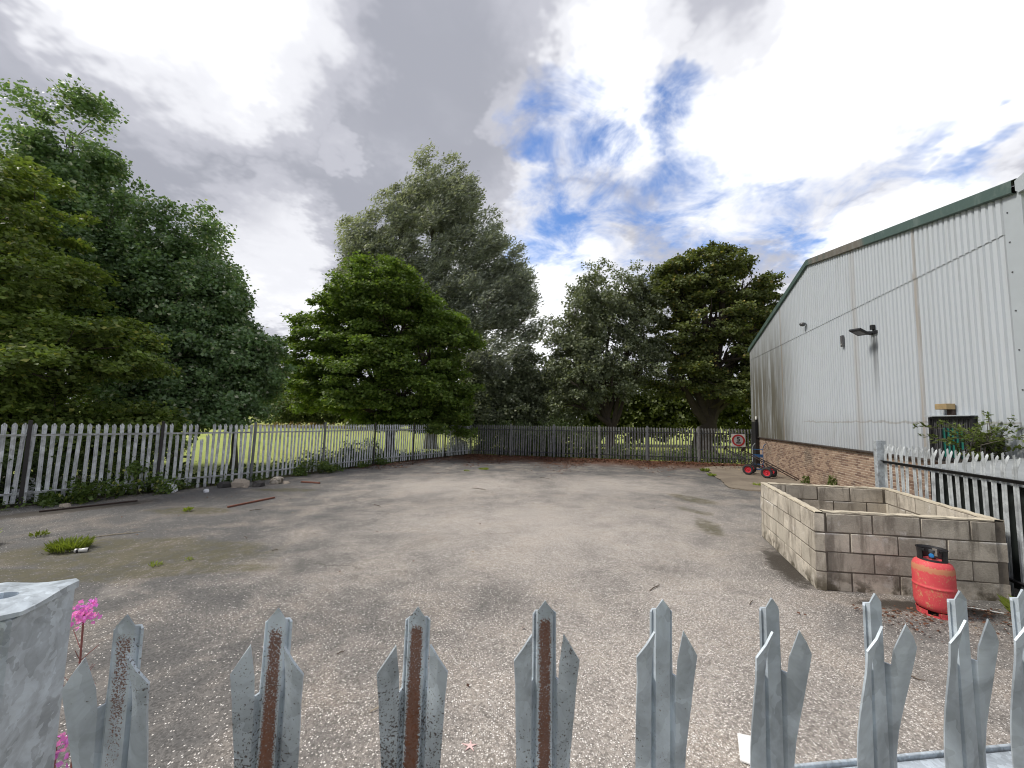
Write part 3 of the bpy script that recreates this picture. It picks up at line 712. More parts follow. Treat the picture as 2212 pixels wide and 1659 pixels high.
# barred window
wn = empty('window', (1.80, 0, 1.98), 0, bld)
MB().box((0, .045, 0), (1.06, .02, .84)).build('pane', M['glass_dark'], wn)
for k in range(4): MB().box((-.22+k*.15, .062, -.08), (.14, .012, .62)).build('panel', M['verdigris'], wn, bevel=.003)
fw = MB()
for xz in ((-.56, 0, .05, .92), (.56, 0, .05, .92)): fw.box((xz[0], .07, xz[1]), (xz[2], .08, xz[3]))
fw.box((0, .07, .44), (1.07, .08, .05)); fw.box((0, .07, -.44), (1.07, .08, .05)); fw.build('frame', M['black'], wn, bevel=.003)
for k in range(9): MB().box((-.46+k*.115, .095, 0), (.018, .018, .83)).build('bar', M['black'], wn)
MB().box((0, .075, .485), (1.25, .17, .02)).build('head_flashing', M['trim_grey'], wn)
# ---- things fixed to the wall
def on_wall(name, x, y, z): return empty(name, W(x, y, z), math.atan2(BD.y, BD.x))
fl_ = on_wall('flood_light', 4.30, .04, 4.80); tag(fl_, 'black flood light with motion sensor on a wall bracket', 'light')
hm = Matrix.Rotation(rad(30), 3, 'X') @ Matrix.Rotation(rad(12), 3, 'Z')
MB().box((0, 0, 0), (.40, .30, .055), m=hm).build('lamp_head', M['black'], fl_, loc=(-.02, .36, .03), bevel=.006)
MB().box((0, 0, -.031), (.30, .19, .008), m=hm).build('lamp_glass', M['glass_dark'], fl_, loc=(-.02, .36, .03))
MB().bar((0, 0, 0), (-.0, .26, .02), .05, .03).bar((.12, .02, -.01), (.12, .3, .0), .02, .05).bar((-.12, .02, -.01), (-.12, .3, .0), .02, .05).box((0, .02, 0), (.30, .05, .08)).build('bracket', M['black'], fl_)
MB().box((-.02, .05, .15), (.09, .09, .13)).bar((-.02, .04, .03), (-.02, .04, .10), .03, .03).build('sensor', M['black'], fl_, bevel=.008)
ab = on_wall('junction_box', 5.9, .05, 4.88); tag(ab, 'narrow dark upright box fixed to the ribbed wall', 'box')
MB().box((0, .03, 0), (.115, .06, .36)).build('case', M['glass_dark'], ab, bevel=.006); MB().lathe([(.0, .01), (.016, .008), (.017, 0)], 10, m=Matrix.Rotation(-math.pi/2, 3, 'X')).build('lens', M['white_lamp'], ab, loc=(0, .061, -.10))
dc = on_wall('wall_camera', 8.5, .05, 6.08); tag(dc, 'small dark dome fixed high on the ribbed wall', 'camera')
MB().lathe([(.0, -.11), (.07, -.085), (.10, -.03), (.105, .01), (.04, .04), (0, .05)], 14).build('dome', M['glass_dark'], dc, smooth=True, loc=(0, .12, 0)); MB().bar((0, 0, 0), (0, .12, .03), .05, .05).build('arm', M['trim_grey'], dc)
tb = on_wall('timber_block', 1.84, .03, 2.66); tag(tb, 'short timber block fixed to the wall above the barred window', 'timber')
MB().box((0, .10, 0), (.32, .15, .12)).build('beam', M['timber'], tb, bevel=.004); MB().box((-.08, .05, -.14), (.14, .06, .16)).build('backing', M['rust_brown'], tb)
gp = empty('gate_post', (13.05, 20.55, G(13, 20.5))); tag(gp, 'thick black gate post with a white cap lamp at the building corner', 'post')
MB().box((0, 0, 1.20), (.33, .30, 2.42)).build('shaft', M['black'], gp, bevel=.01)
MB().box((0, 0, 2.47), (.10, .10, .12)).build('lamp_base', M['black'], gp); MB().lathe([(.045, 2.53), (.05, 2.56), (.05, 2.66), (.03, 2.69), (0, 2.69)], 12).build('lamp', M['white_lamp'], gp)

# ================================================================== block enclosure
enc = empty('block_enclosure', (4.2, 5.4, 0)); tag(enc, 'low open enclosure of grey concrete blocks with crumbling mortar', 'enclosure')
EC = [(4.20, 5.42), (5.06, 7.90), (7.36, 7.60), (6.46, 5.12)]      # outer corners near-left, far-left, far-right, near-right
TH, BHh = .12, .2575
ec = Vector((4.2, 5.4))
bme = {}
re_ = random.Random(5)
corecol = [MB(), MB()]
for w in range(4):
    a = Vector(EC[w]); b = Vector(EC[(w+1) % 4]); d = (b-a).normalized()
    if w in (1, 3): a = a + d*TH*1.02; b = b - d*TH*1.02
    Lw = (b-a).length; ang = math.atan2(d.y, d.x)
    nin = Vector((d.y, -d.x))                                       # into the enclosure (corners run clockwise)
    mid = (a+b)/2 + nin*(TH/2)
    zb = G(mid.x, mid.y)-.06
    corecol[0].box((mid.x-ec.x, mid.y-ec.y, (zb+1.0)/2), (Lw-.012, TH-.016, 1.0-zb), rz=ang)
    for c in range(4):
        zc = 1.0 - BHh*(c+.5)
        s = -.0 if (c+w) % 2 == 0 else -.28
        blk = .575 if w in (1, 3) else .52
        while s < Lw-.02:
            s0, s1 = max(s, 0), min(s+blk-.018-re_.uniform(0, .008), Lw)
            if s1-s0 > .06:
                o_ = MB().box((0, 0, 0), (s1-s0, TH, BHh-.014)); key = (round(s1-s0, 2), re_.randint(0, 3))
                if key not in bme:
                    bme[key] = MB().box((0, 0, 0), (s1-s0, TH, BHh-.018)).mesh('block', M['block'], bevel=.005); mv = bme[key].vertices
                    for v_ in mv: v_.co += Vector((re_.uniform(-.004, .004), re_.uniform(-.0035, .0035), re_.uniform(-.004, .004)))
                q = a + d*((s0+s1)/2) + nin*(TH/2)
                link('block', bme[key], enc, (q.x-ec.x+nin.x*re_.uniform(-.004, .004), q.y-ec.y+nin.y*re_.uniform(-.004, .004), zc+re_.uniform(-.002, .002)), (re_.uniform(-.004, .004), 0, ang+re_.uniform(-.006, .006)))
            s += blk
    # broken mortar bed along the top
    nseg = 26; bt = MB(); vs = []; 
    for k in range(nseg+1):
        q = a + d*(Lw*k/nseg)
        for e_, zz in ((.012, 0), (.012, 1), (TH-.012, 1), (TH-.012, 0)):
            p_ = q + nin*(e_+re_.uniform(-.006, .006)); vs.append((p_.x-ec.x, p_.y-ec.y, .998+(.020+re_.uniform(-.007, .008))*zz + .0012*w))
    fs = []
    for k in range(nseg):
        for j in range(3): fs.append((k*4+j, k*4+j+1, k*4+4+j+1, k*4+4+j))
    bt.add(vs, fs).build('top_mortar', M['mortar_cream'], enc)
corecol[0].build('mortar_bed', M['mortar'], enc)
fl2 = MB().add([(x-ec.x, y-ec.y, .30) for x, y in [(4.3, 5.5), (5.12, 7.8), (7.26, 7.5), (6.4, 5.2)]], [(0, 1, 2, 3)]); fl2.build('rubble_fill', M['concrete'], enc)

# ================================================================== gas cylinder
gc = empty('gas_cylinder', (5.12, 4.79, G(5.12, 4.79)), rad(-20)); tag(gc, 'scuffed red gas cylinder with a black collar against the block wall', 'gas cylinder')
R_ = .182
MB().lathe([(.0, .045), (.11, .05), (.155, .07), (.175, .11), (R_, .15), (R_, .30), (R_+.001, .318), (R_+.005, .322), (R_+.005, .338), (R_+.001, .342), (R_, .36), (R_, .525), (.178, .56), (.162, .598), (.130, .622), (.08, .635), (0, .64)], 40).build('body', M['gas_red'], gc, smooth=True)
ft = MB()
for k in range(3):
    a0 = k*2*math.pi/3+.2
    ft.lathe([(.150, .0), (.156, .0), (.166, .06), (.160, .06), (.150, .0)], 10, a0=a0, a1=a0+1.55)
ft.lathe([(.148, .0), (.160, .0), (.160, .020), (.150, .020), (.148, 0)], 36); ft.build('foot_ring', M['gas_red'], gc)
cl = MB()
for a0, a1 in ((4.95, 7.0), (7.35, 9.85)):
    cl.lathe([(.122, .615), (.118, .69), (.124, .745), (.130, .76), (.138, .76), (.132, .738), (.127, .69), (.130, .612), (.122, .615)], 14, a0=a0, a1=a1)
cl.lathe([(.122, .612), (.118, .645), (.127, .645), (.131, .610), (.122, .612)], 36); cl.lathe([(.120, .735), (.128, .76), (.137, .76), (.131, .735), (.120, .735)], 30, a0=4.75, a1=10.05)
cl.build('collar', M['black'], gc)
vv = MB().lathe([(.030, .635), (.030, .66), (.020, .665), (.020, .70), (.026, .705), (.026, .735), (0, .74)], 14).bar((0, 0, .685), (-.03, -.05, .685), .03, .03)
vv.build('valve', M['rail_dark'], gc)
MB().lathe([(0, .0), (.022, 0), (.024, .02), (.02, .03), (0, .032)], 14, m=Matrix.Rotation(math.pi/2, 3, 'X')).build('valve_cap', M['blue_cap'], gc, loc=(-.03, -.05, .685), rot=(0, 0, rad(-28)))
MB().add([(R_*1.006*math.cos(a), R_*1.006*math.sin(a), z) for z in (.30, .37) for a in (-.62, -.5, -.38)], [(0, 1, 4, 3), (1, 2, 5, 4)]).build('label_sticker', M['white_board'], gc)

# ================================================================== sack trucks by the wall
def sack_truck(loc, rz, label, metal):
    """local +x points uphill to the nose end, -x end rests on the ground"""
    r = empty('sack_truck', loc, rz); tag(r, label, 'sack truck', 'sack trucks parked by the brick wall')
    A, Bp = Vector((-.95, 0, .03)), Vector((1.0, 0, 1.02)); hw = .20
    for s in (-1, 1):
        MB().tube([A+Vector((0, s*hw, 0)), A.lerp(Bp, .5)+Vector((0, s*hw*1.05, .03)), Bp+Vector((0, s*hw*.9, 0))], .021, 8).build('rail', metal, r)
    for f in (.05, .25, .45, .65, .85, .99):
        p = A.lerp(Bp, f); MB().tube([p+Vector((0, -hw, .02)), p+Vector((0, 0, .035)), p+Vector((0, hw, .02))], .014, 6).build('crossbar', metal, r)
    MB().box((0, 0, 0), (.012, .40, .20), m=Matrix.Rotation(rad(-27), 3, 'Y')).build('nose_plate', metal, r, loc=(1.0, 0, 1.10), bevel=.003)
    MB().tube([(.05, -.34, .22), (.05, .34, .22)], .016, 8).build('axle', metal, r)
    for s in (-1, 1):
        MB().bar((.05, s*.2, .22), (.28, s*hw, .66), .03, .02).bar((.05, s*.2, .22), (-.25, s*hw, .40), .03, .02).build('wheel_bracket', metal, r)
        wh = empty('wheel', (.05, s*.31, .22), 0, r); rm = Matrix.Rotation(math.pi/2, 3, 'X')
        MB().lathe([(.125, -.035), (.16, -.055), (.20, -.05), (.22, -.02), (.22, .02), (.20, .05), (.16, .055), (.125, .035)], 24, m=rm).build('tyre', M['rubber'], wh, smooth=True)
        MB().lathe([(0, -.03), (.03, -.045), (.045, -.015), (.09, -.012), (.11, -.036), (.128, -.040), (.128, .040), (.11, .036), (.09, .012), (.045, .015), (.03, .045), (0, .03)], 20, m=rm).build('rim', M['red_rim'], wh)
    return r
sack_truck((10.92, 16.35, G(10.9, 16.3)+.045), rad(132), 'rusty black sack truck with red wheels standing nearest the block enclosure', M['rust_brown'])
sack_truck((10.78, 17.45, G(10.8, 17.4)+.045), rad(138), 'black sack truck with red wheels behind the nearest one', M['black'])
bt_ = empty('hand_trolley', (12.35, 19.4, G(12.3, 19.4)+.045), rad(80)); tag(bt_, 'blue tubular hand trolley standing against the gate post', 'trolley')
for s in (-1, 1):
    MB().tube([(0, s*.24, .02), (0, s*.24, 1.0), (-.10, s*.24, 1.16), (-.30, s*.24, 1.28)], .016, 8).build('rail', M['blue_paint'] if s < 0 else M['trim_grey'], bt_)
    wh = empty('wheel', (.08, s*.27, .12), 0, bt_)
    MB().lathe([(.07, -.03), (.11, -.03), (.12, 0), (.11, .03), (.07, .03)], 18, m=Matrix.Rotation(math.pi/2, 3, 'X')).build('tyre', M['rubber'], wh); MB().lathe([(0, -.02), (.072, -.025), (.072, .025), (0, .02)], 16, m=Matrix.Rotation(math.pi/2, 3, 'X')).build('rim', M['red_rim'], wh)
for z in (.25, .6, .98): MB().tube([(0, -.24, z), (0, .24, z)], .016, 8).build('crossbar', M['blue_paint'], bt_)
MB().box((-.0, 0, .68), (.012, .44, .12)).build('back_plate', M['blue_paint'], bt_); MB().box((-.14, 0, .03), (.28, .44, .012)).build('nose_plate', M['blue_paint'], bt_)

# ================================================================== speed sign
fbd = Vector((FB[1][0]-FB[0][0], FB[1][1]-FB[0][1], 0)).normalized()
sg = empty('speed_sign', (12.98, 22.09, 1.21), math.atan2(fbd.y, fbd.x)); tag(sg, 'square white 5 mph speed limit sign with red ring on the back fence', 'sign')
MB().box((0, -.0, 0), (.72, .012, .72)).build('panel', M['sign_white'], sg, bevel=.003)
rx = Matrix.Rotation(math.pi/2, 3, 'X')
MB().lathe([(.245, .0075), (.335, .0075), (.335, .0115), (.245, .0115), (.245, .0075)], 40, m=rx).build('red_ring', M['sign_red'], sg)
MB().lathe([(0, .0072), (.243, .0072), (.243, .0088), (0, .0088)], 40, m=rx).build('dial', plain('sign_face', (.42, .40, .40), .5, 0, .2, 6, .05), sg)
def text(parent, body, size, loc, rot, mat, bold=.012):
    c = bpy.data.curves.new('lettering', 'FONT'); c.body = body; c.size = size; c.align_x = 'CENTER'; c.align_y = 'CENTER'; c.extrude = .0015; c.offset = bold
    c.materials.append(mat); o = bpy.data.objects.new('lettering', c); me = bpy.data.meshes.new_from_object(o)
    bpy.data.objects.remove(o); return link('lettering', me, parent, loc, rot)
text(sg, '5', .36, (0, -.0125, .055), (math.pi/2, 0, 0), M['sign_black']); text(sg, 'MPH', .12, (0, -.0125, -.14), (math.pi/2, 0, 0), M['sign_black'], .004)

# ================================================================== covered tank behind the side fence
tk = empty('storage_tank', W(-.05, .80, 0), math.atan2(BD.y, BD.x)); tag(tk, 'dark storage tank with grey sloping lid behind the block enclosure fence', 'tank')
MB().box((-1.1, 0, .72), (2.7, 1.25, 1.5)).build('shell', M['tank_dark'], tk, bevel=.03)
for k in range(5): MB().box((-2.2+k*.55, .64, .72), (.06, .03, 1.4)).build('rib', M['tank_dark'], tk)
ld = MB().add([(-2.55, -.72, 1.72), (.35, -.72, 1.72), (.35, .74, 1.50), (-2.55, .74, 1.50), (-2.55, -.72, 1.66), (.35, -.72, 1.66), (.35, .74, 1.44), (-2.55, .74, 1.44)], [(0, 1, 2, 3), (7, 6, 5, 4), (0, 4, 5, 1), (1, 5, 6, 2), (2, 6, 7, 3), (3, 7, 4, 0)])
ld.build('lid', M['tarp'], tk)

# ================================================================== trees
def tree(name, label, base, lobes, ncl, per, leaf, mat, trunk_r, seed, clr=.55, flat=.5, up=.6, wind=None, droop=.25, shell=.5, zmin=1.6, cat='tree', bark=None, fork=.35, wr=.42, group=None, jitter=.16, lean=0, twig=.012, te=2):
    rng = np.random.default_rng(seed); rr = random.Random(seed); bx, by = base; bz = G(bx, by)
    root = empty(name, (bx, by, bz)); tag(root, label, cat, group)
    lob = np.array(lobes, float)                       # cx,cy,cz,rx,ry,rz in world
    lob[:, 0] -= bx; lob[:, 1] -= by; lob[:, 2] -= bz
    wgt = (lob[:, 3]*lob[:, 4]+lob[:, 4]*lob[:, 5]+lob[:, 3]*lob[:, 5]); wgt /= wgt.sum()
    ci = rng.choice(len(lob), ncl, p=wgt); d = runit(rng, ncl); d[:, 2] = d[:, 2]*.95+.05
    rf_ = (1 - shell*rng.random(ncl)**1.6) * (1+rng.normal(0, jitter, ncl))
    Cc = lob[ci, :3] + d*rf_[:, None]*lob[ci, 3:6]
    keep = Cc[:, 2] > zmin-bz; Cc = Cc[keep]; d = d[keep]; ci = ci[keep]; ncl = len(Cc)
    # skeleton
    tk_ = MB(); br = MB(); top = lob[:, :3].mean(0); topz = max(lob[:, 2]+lob[:, 5]*.5)
    nodes = []; tp = []
    ht = topz*fork
    for k in range(6):
        f = k/5; tp.append(Vector((top[0]*f*f*.4+rr.uniform(-.06, .06)*trunk_r*4, top[1]*f*f*.4+rr.uniform(-.05, .05)*trunk_r*4, ht*f-.15*(k == 0))))
    tk_.tube(tp, [trunk_r*(1.45 if k == 0 else 1.05-.10*k) for k in range(6)], 10)
    for li in range(len(lob)):
        c = Vector(lob[li, :3]); st = tp[-1-(li % 3)]
        m1 = st.lerp(c, .5) + Vector((rr.uniform(-.4, .4), rr.uniform(-.4, .4), rr.uniform(.0, .7)))
        r0 = trunk_r*.5; br.tube([st, st.lerp(m1, .5)+Vector((rr.uniform(-.15, .15), rr.uniform(-.15, .15), 0)), m1, c], [r0, r0*.85, r0*.65, r0*.4], 6)
        nodes += [m1, c]
        for k in range(7):
            q = Vector(runit(rng, 1)[0]); q.z = abs(q.z)*.9 - .25
            e = c + Vector((q.x*lob[li, 3], q.y*lob[li, 4], q.z*lob[li, 5]))*.75
            s2 = m1.lerp(c, rr.uniform(.2, 1)); mm = s2.lerp(e, .5)+Vector((rr.uniform(-.2, .2), rr.uniform(-.2, .2), rr.uniform(0, .35)))
            br.tube([s2, mm, e], [r0*.34, r0*.22, r0*.09], 5); nodes += [mm, e, s2.lerp(mm, .5)]
    na = np.array([tuple(q) for q in nodes])
    for i in range(0, ncl, te):
        j = np.argmin(((na-Cc[i])**2).sum(1)); s_ = nodes[j]; e = Vector(Cc[i])
        br.tube([s_, s_.lerp(e, .55)+Vector((0, 0, .12)), e], [twig*1.6, twig, twig*.5], 3, caps=False)
    tk_.build('trunk', bark or M['bark'], root, smooth=True); br.build('branches', bark or M['bark'], root)
    # leaves
    cs = clr*(.6+.8*rng.random(ncl)); k_ = np.maximum(4, (per*(.5+rng.random(ncl))*(cs/clr)**1.5).astype(int))
    idx = np.repeat(np.arange(ncl), k_); n = len(idx)
    off = np.clip(rng.normal(size=(n, 3)), -1.7, 1.7)*cs[idx][:, None]*np.array([.55, .55, .55*flat])
    if wind is not None:                               # long shoots trailing down the wind
        wv_ = np.array(wind); tt = rng.random(n)-.35
        off = off*.45 + wv_[None, :]*(tt*cs[idx]*2.4)[:, None]
    P = Cc[idx] + off
    outw = d[idx]
    Nn = np.array([0, 0, 1.0])*up + outw*.45 + runit(rng, n)*.55
    D = outw*.5 + runit(rng, n)*.7 + np.array([0, 0, -droop])
    if wind is not None: D = np.array(wind)*1.0 + runit(rng, n)*.55
    Lf = leaf*(.5+1.0*rng.random(n)); Wd = Lf*wr*.5*(.8+.4*rng.random(n))*2*.5
    ok = P[:, 2] > .3
    me = leaf_mesh('crown', P[ok], D[ok], Nn[ok], Lf[ok], Wd[ok]*1.6, mat)
    link('crown', me, root)
    return root

# --- left group (behind the side fence)
tree('alder_tree', 'tall grey-green alder rising highest behind the side fence', (-20.2, 16.8),
     [(-20.3, 17, 13.0, 1.7, 2, 3.4), (-21.8, 17, 10.5, 2.4, 2.4, 3.6), (-19.4, 17, 9.6, 1.8, 2.2, 2.8), (-18.0, 17, 7.4, 1.9, 2.2, 2.4), (-20.5, 17, 6.5, 3.0, 2.4, 3.0)], 400, 270, .115, L_ALDER, .22, 1, clr=.52, flat=.8, up=.45, wr=.75, bark=M['bark_grey'], shell=.75, jitter=.14)
tree('sycamore_tree', 'broad olive-green sycamore overhanging the side fence at the picture edge', (-15.9, 11.2),
     [(-17.6, 12.2, 8.6, 2.2, 2.3, 2.0), (-18.9, 12.6, 6.6, 2.6, 2.4, 2.2), (-15.5, 12.0, 5.8, 2.0, 2.0, 1.6), (-16.6, 11.5, 4.2, 2.9, 2.0, 1.5), (-13.6, 12.2, 4.0, 1.7, 1.6, 1.2), (-18.5, 11.5, 3.6, 2.6, 1.8, 1.3), (-15.0, 10.8, 3.0, 2.3, 1.5, .9), (-16.5, 12.2, 2.2, 3.2, 1.4, 1.0)], 430, 330, .092, L_SYC, .26, 2, clr=.47, flat=.42, up=.85, wr=.85, zmin=1.3)
tree('alder_tree', 'rounded grey-green alder between the tall one and the drooping one', (-15.6, 18.2),
     [(-16.2, 18, 9.6, 2.0, 2.2, 2.0), (-17.0, 18, 7.4, 2.2, 2.2, 2.0), (-15.0, 17.8, 6.9, 1.9, 2.2, 2.0), (-15.6, 17.3, 4.4, 2.6, 2.0, 2.2), (-13.9, 17.5, 4.6, 1.4, 1.6, 1.6), (-16, 16.6, 2.6, 2.8, 1.6, 1.3)], 370, 280, .112, L_ALDER, .18, 3, clr=.52, flat=.8, up=.45, wr=.75, bark=M['bark_grey'], shell=.75, jitter=.13, zmin=1.2)
tree('alder_tree', 'low spreading alder whose branches reach out over the sunny field', (-12.4, 17.6),
     [(-14.2, 18, 6.7, 1.4, 1.6, 1.6), (-13.1, 18, 4.9, 1.5, 1.6, 1.5), (-12.1, 18, 4.3, 1.1, 1.3, 1.0), (-12.8, 17.4, 3.1, 1.5, 1.5, 1.1), (-14.2, 16.6, 3.1, 1.8, 1.6, 1.4), (-11.6, 18, 5.2, .7, .9, .5), (-12.7, 16.6, 2.2, 1.7, 1.2, .8), (-14.2, 15.8, 2.2, 1.8, 1.0, .9)], 360, 250, .110, L_ALDER, .14, 4, clr=.44, flat=.7, up=.45, wr=.78, bark=M['bark_grey'], zmin=1.5, jitter=.18)
tree('hazel_bush', 'shady hazel thicket low behind the near pales of the side fence', (-15.2, 12.6),
     [(-15.6, 12.6, 1.3, 2.0, 1.0, 1.3), (-13.6, 13.8, 1.2, 1.5, 1.0, 1.1), (-17.6, 11.6, 1.2, 1.8, 1.0, 1.4)], 240, 90, .12, L_SYC, .07, 10, clr=.45, flat=.7, wr=.8, zmin=-.1, cat='bush')
# --- centre
tree('field_maple', 'dense bright green maple in front of the tall silvery willow', (-7.6, 24.4),
     [(-8.9, 24, 9.6, 3.0, 2.8, 2.0), (-10.4, 24, 7.4, 2.9, 2.6, 1.9), (-7.0, 24, 7.8, 3.0, 2.6, 1.9), (-11.3, 24, 5.2, 2.2, 2.2, 1.6), (-8.6, 23.2, 5.2, 3.0, 2.4, 1.6), (-5.4, 23.6, 5.6, 2.4, 2.2, 1.7), (-10.2, 23.4, 3.4, 2.6, 2.2, 1.2), (-6.4, 23.2, 3.5, 2.6, 2.2, 1.2), (-4.2, 24.2, 3.8, 1.8, 1.8, 1.3), (-5.6, 24, 2.2, 2.6, 1.6, 1.1), (-9.0, 24.4, 2.3, 2.6, 1.6, .9), (-4.2, 25.2, 2.0, 1.6, 1.2, 1.2), (-7.0, 25, 1.8, 2.4, 1.2, .9), (-12.0, 24, 7.0, 1.4, 1.8, 1.5), (-12.3, 24, 3.6, 1.5, 1.8, 1.4), (-4.0, 24, 7.0, 1.5, 1.8, 1.5), (-10.6, 24, 9.0, 1.5, 1.8, 1.3)], 740, 270, .125, L_MAPLE, .30, 5, clr=.58, flat=.36, up=.9, wr=.85, zmin=.9, shell=.45, jitter=.13)
tree('willow_tree', 'tall silvery willow blown by the wind behind the green maple', (-6.6, 32),
     [(-7.6, 32, 21.2, 2.3, 2.2, 3.6), (-5.2, 32, 20.2, 1.6, 2, 3.2), (-10.4, 32, 18.6, 1.8, 2, 3.2), (-6.8, 32, 16.5, 3.4, 2.6, 4.2), (-13.6, 32, 15.8, 2.4, 2, 2.8), (-3.2, 32, 16.0, 2.1, 2.2, 3.6), (-11.2, 32, 14.6, 2.8, 2.6, 3.0), (-.9, 32, 12.8, 2.3, 2.2, 3.2), (-3.2, 31.4, 10.6, 3.2, 2.4, 3.2), (.4, 32, 9.8, 1.6, 1.8, 2.8), (-13.6, 32, 12.0, 2.8, 2.2, 2.6), (-2.6, 30, 6.0, 2.3, 1.8, 2.6), (-7.0, 32, 11, 4, 2.6, 4)], 900, 190, .27, L_WILLOW, .42, 6, clr=.85, flat=1.3, up=.3, wind=(.62, -.1, .28), wr=.20, shell=.62, jitter=.15, bark=M['bark_grey'], twig=.02)
tree('elder_bush', 'dark leafy elder filling the gap right of the willow', (1.5, 31),
     [(1.3, 31, 5.2, 1.9, 1.8, 2.2), (2.4, 31.5, 3.6, 2.0, 1.8, 2.0), (.2, 30.6, 3.6, 2.0, 1.6, 2.0), (1.0, 31, 7.0, 1.1, 1.2, 1.2), (-1.2, 29.5, 2.0, 2.2, 1.2, 1.8), (2.2, 29.4, 1.5, 2.4, 1.2, 1.5), (-1.6, 30, 4.4, 2.0, 1.5, 2.0), (-3.4, 28.6, 2.4, 1.8, 1.2, 2.2)], 520, 100, .15, L_GREYT, .12, 7, clr=.55, flat=.6, wr=.7, zmin=-.2, cat='bush')
tree('whitebeam_tree', 'round grey-green whitebeam with fine see-through twigs', (7.6, 29),
     [(7.6, 29, 11.6, 2.6, 2.6, 2.4), (5.4, 29, 9.2, 2.2, 2.4, 2.4), (9.4, 29, 9.6, 2.0, 2.4, 2.4), (7.2, 28.6, 7.4, 3.0, 2.6, 2.6), (4.6, 29, 6.4, 2.0, 2.2, 2.2), (9.6, 28.6, 6.0, 2.0, 2.2, 1.8), (6.0, 28.2, 4.8, 2.8, 2.2, 1.5), (4.6, 28.4, 3.2, 1.6, 1.8, 1.2), (5.7, 29, 11.0, 1.7, 2.0, 1.9), (9.4, 29, 11.6, 1.7, 2.0, 1.8), (3.9, 29, 8.4, 1.4, 1.8, 1.8)], 590, 120, .14, L_GREYT, .36, 8, clr=.48, flat=.8, up=.45, wr=.62, zmin=2.0, shell=.36, fork=.2, jitter=.16, te=1, twig=.018)
tree('chestnut_tree', 'big dark chestnut with rusty-green top and thick ivy trunk', (14.2, 28.4),
     [(14.4, 29, 13.6, 3.0, 2.8, 2.2), (17.4, 29, 12.4, 2.6, 2.6, 2.0), (12.2, 29, 11.2, 2.0, 2.4, 1.9), (15.2, 28.4, 10.0, 3.4, 2.8, 2.0), (18.6, 29, 9.4, 2.4, 2.4, 2.0), (12.4, 28.6, 8.0, 2.2, 2.2, 1.7), (15.8, 28, 7.0, 3.2, 2.4, 1.5), (18.8, 28.6, 6.4, 2.2, 2.2, 1.6), (12.2, 28, 5.2, 2.3, 2.0, 1.3), (16.0, 27.6, 4.6, 2.8, 2.0, 1.1), (12.3, 29, 12.8, 1.7, 2.0, 1.6), (19.2, 29, 11.2, 1.6, 2.0, 1.7), (16.2, 29, 14.6, 1.8, 2.0, 1.4)], 570, 200, .15, L_DARK, .75, 9, clr=.55, flat=.42, up=.8, wr=.75, zmin=2.3, shell=.36, fork=.22, jitter=.12, te=1, twig=.018)
# --- far trees and scrub
far_specs = [
    ('willow_scrub', 'pale green willow scrub beyond the field left of the maple', (-36, 70), [(-35, 70, 3.4, 5.4, 3, 3.4), (-40, 70, 2.4, 3.4, 3, 2.4), (-29, 70, 2.2, 4.6, 3, 2.3)], 300, 70, .36, L_BUSH, 'bush', 21),
    ('hawthorn_tree', 'mid-green hawthorn at the far field edge left of the pale scrub', (-45, 74), [(-44, 74, 7.5, 4.0, 3, 5.2), (-49, 74, 5.5, 4.0, 3, 4.5), (-40, 74, 5, 3, 3, 4.0)], 200, 60, .5, L_FAR, 'tree', 22),
    ('hawthorn_tree', 'dark hawthorn far behind the maple trunk', (-19, 66), [(-19, 66, 5.5, 5.5, 3, 4.8), (-24, 66, 4.0, 4, 3, 3.6), (-12, 66, 5, 5, 3, 4.6)], 200, 60, .5, L_FAR, 'tree', 23),
    ('hawthorn_tree', 'olive hawthorn glimpsed below the whitebeam branches', (7, 40), [(7, 40, 3.6, 3.8, 2, 3.6), (2.6, 40, 3.8, 3.4, 2, 3.8), (11.4, 40, 3.4, 3.4, 2, 3.4)], 330, 75, .30, L_FAR, 'tree', 24),
    ('hawthorn_tree', 'olive hawthorn glimpsed behind the chestnut trunk', (20, 40), [(20, 40, 3.8, 4.2, 2, 3.7), (15.8, 40, 3.2, 3.4, 2, 3.2), (25, 40, 3.8, 4.2, 2, 3.8)], 330, 75, .30, L_FAR, 'tree', 25),
    ('hedge_tree', 'far green hedge tree glimpsed under the side fence sycamore', (-64, 60), [(-64, 60, 3.5, 7, 3, 3.5), (-76, 60, 4, 7, 3, 4), (-54, 62, 3, 6, 3, 3)], 160, 50, .5, L_FAR, 'tree', 26),
]
for nm, lb, bs, lo_, nc, pe_, lf, mt, ct_, sd in far_specs:
    tree(nm, lb, bs, lo_, nc, pe_, lf, mt, .16, sd, clr=.85, flat=.7, up=.5, wr=.6, zmin=-.6, shell=.55, cat=ct_, twig=.02)

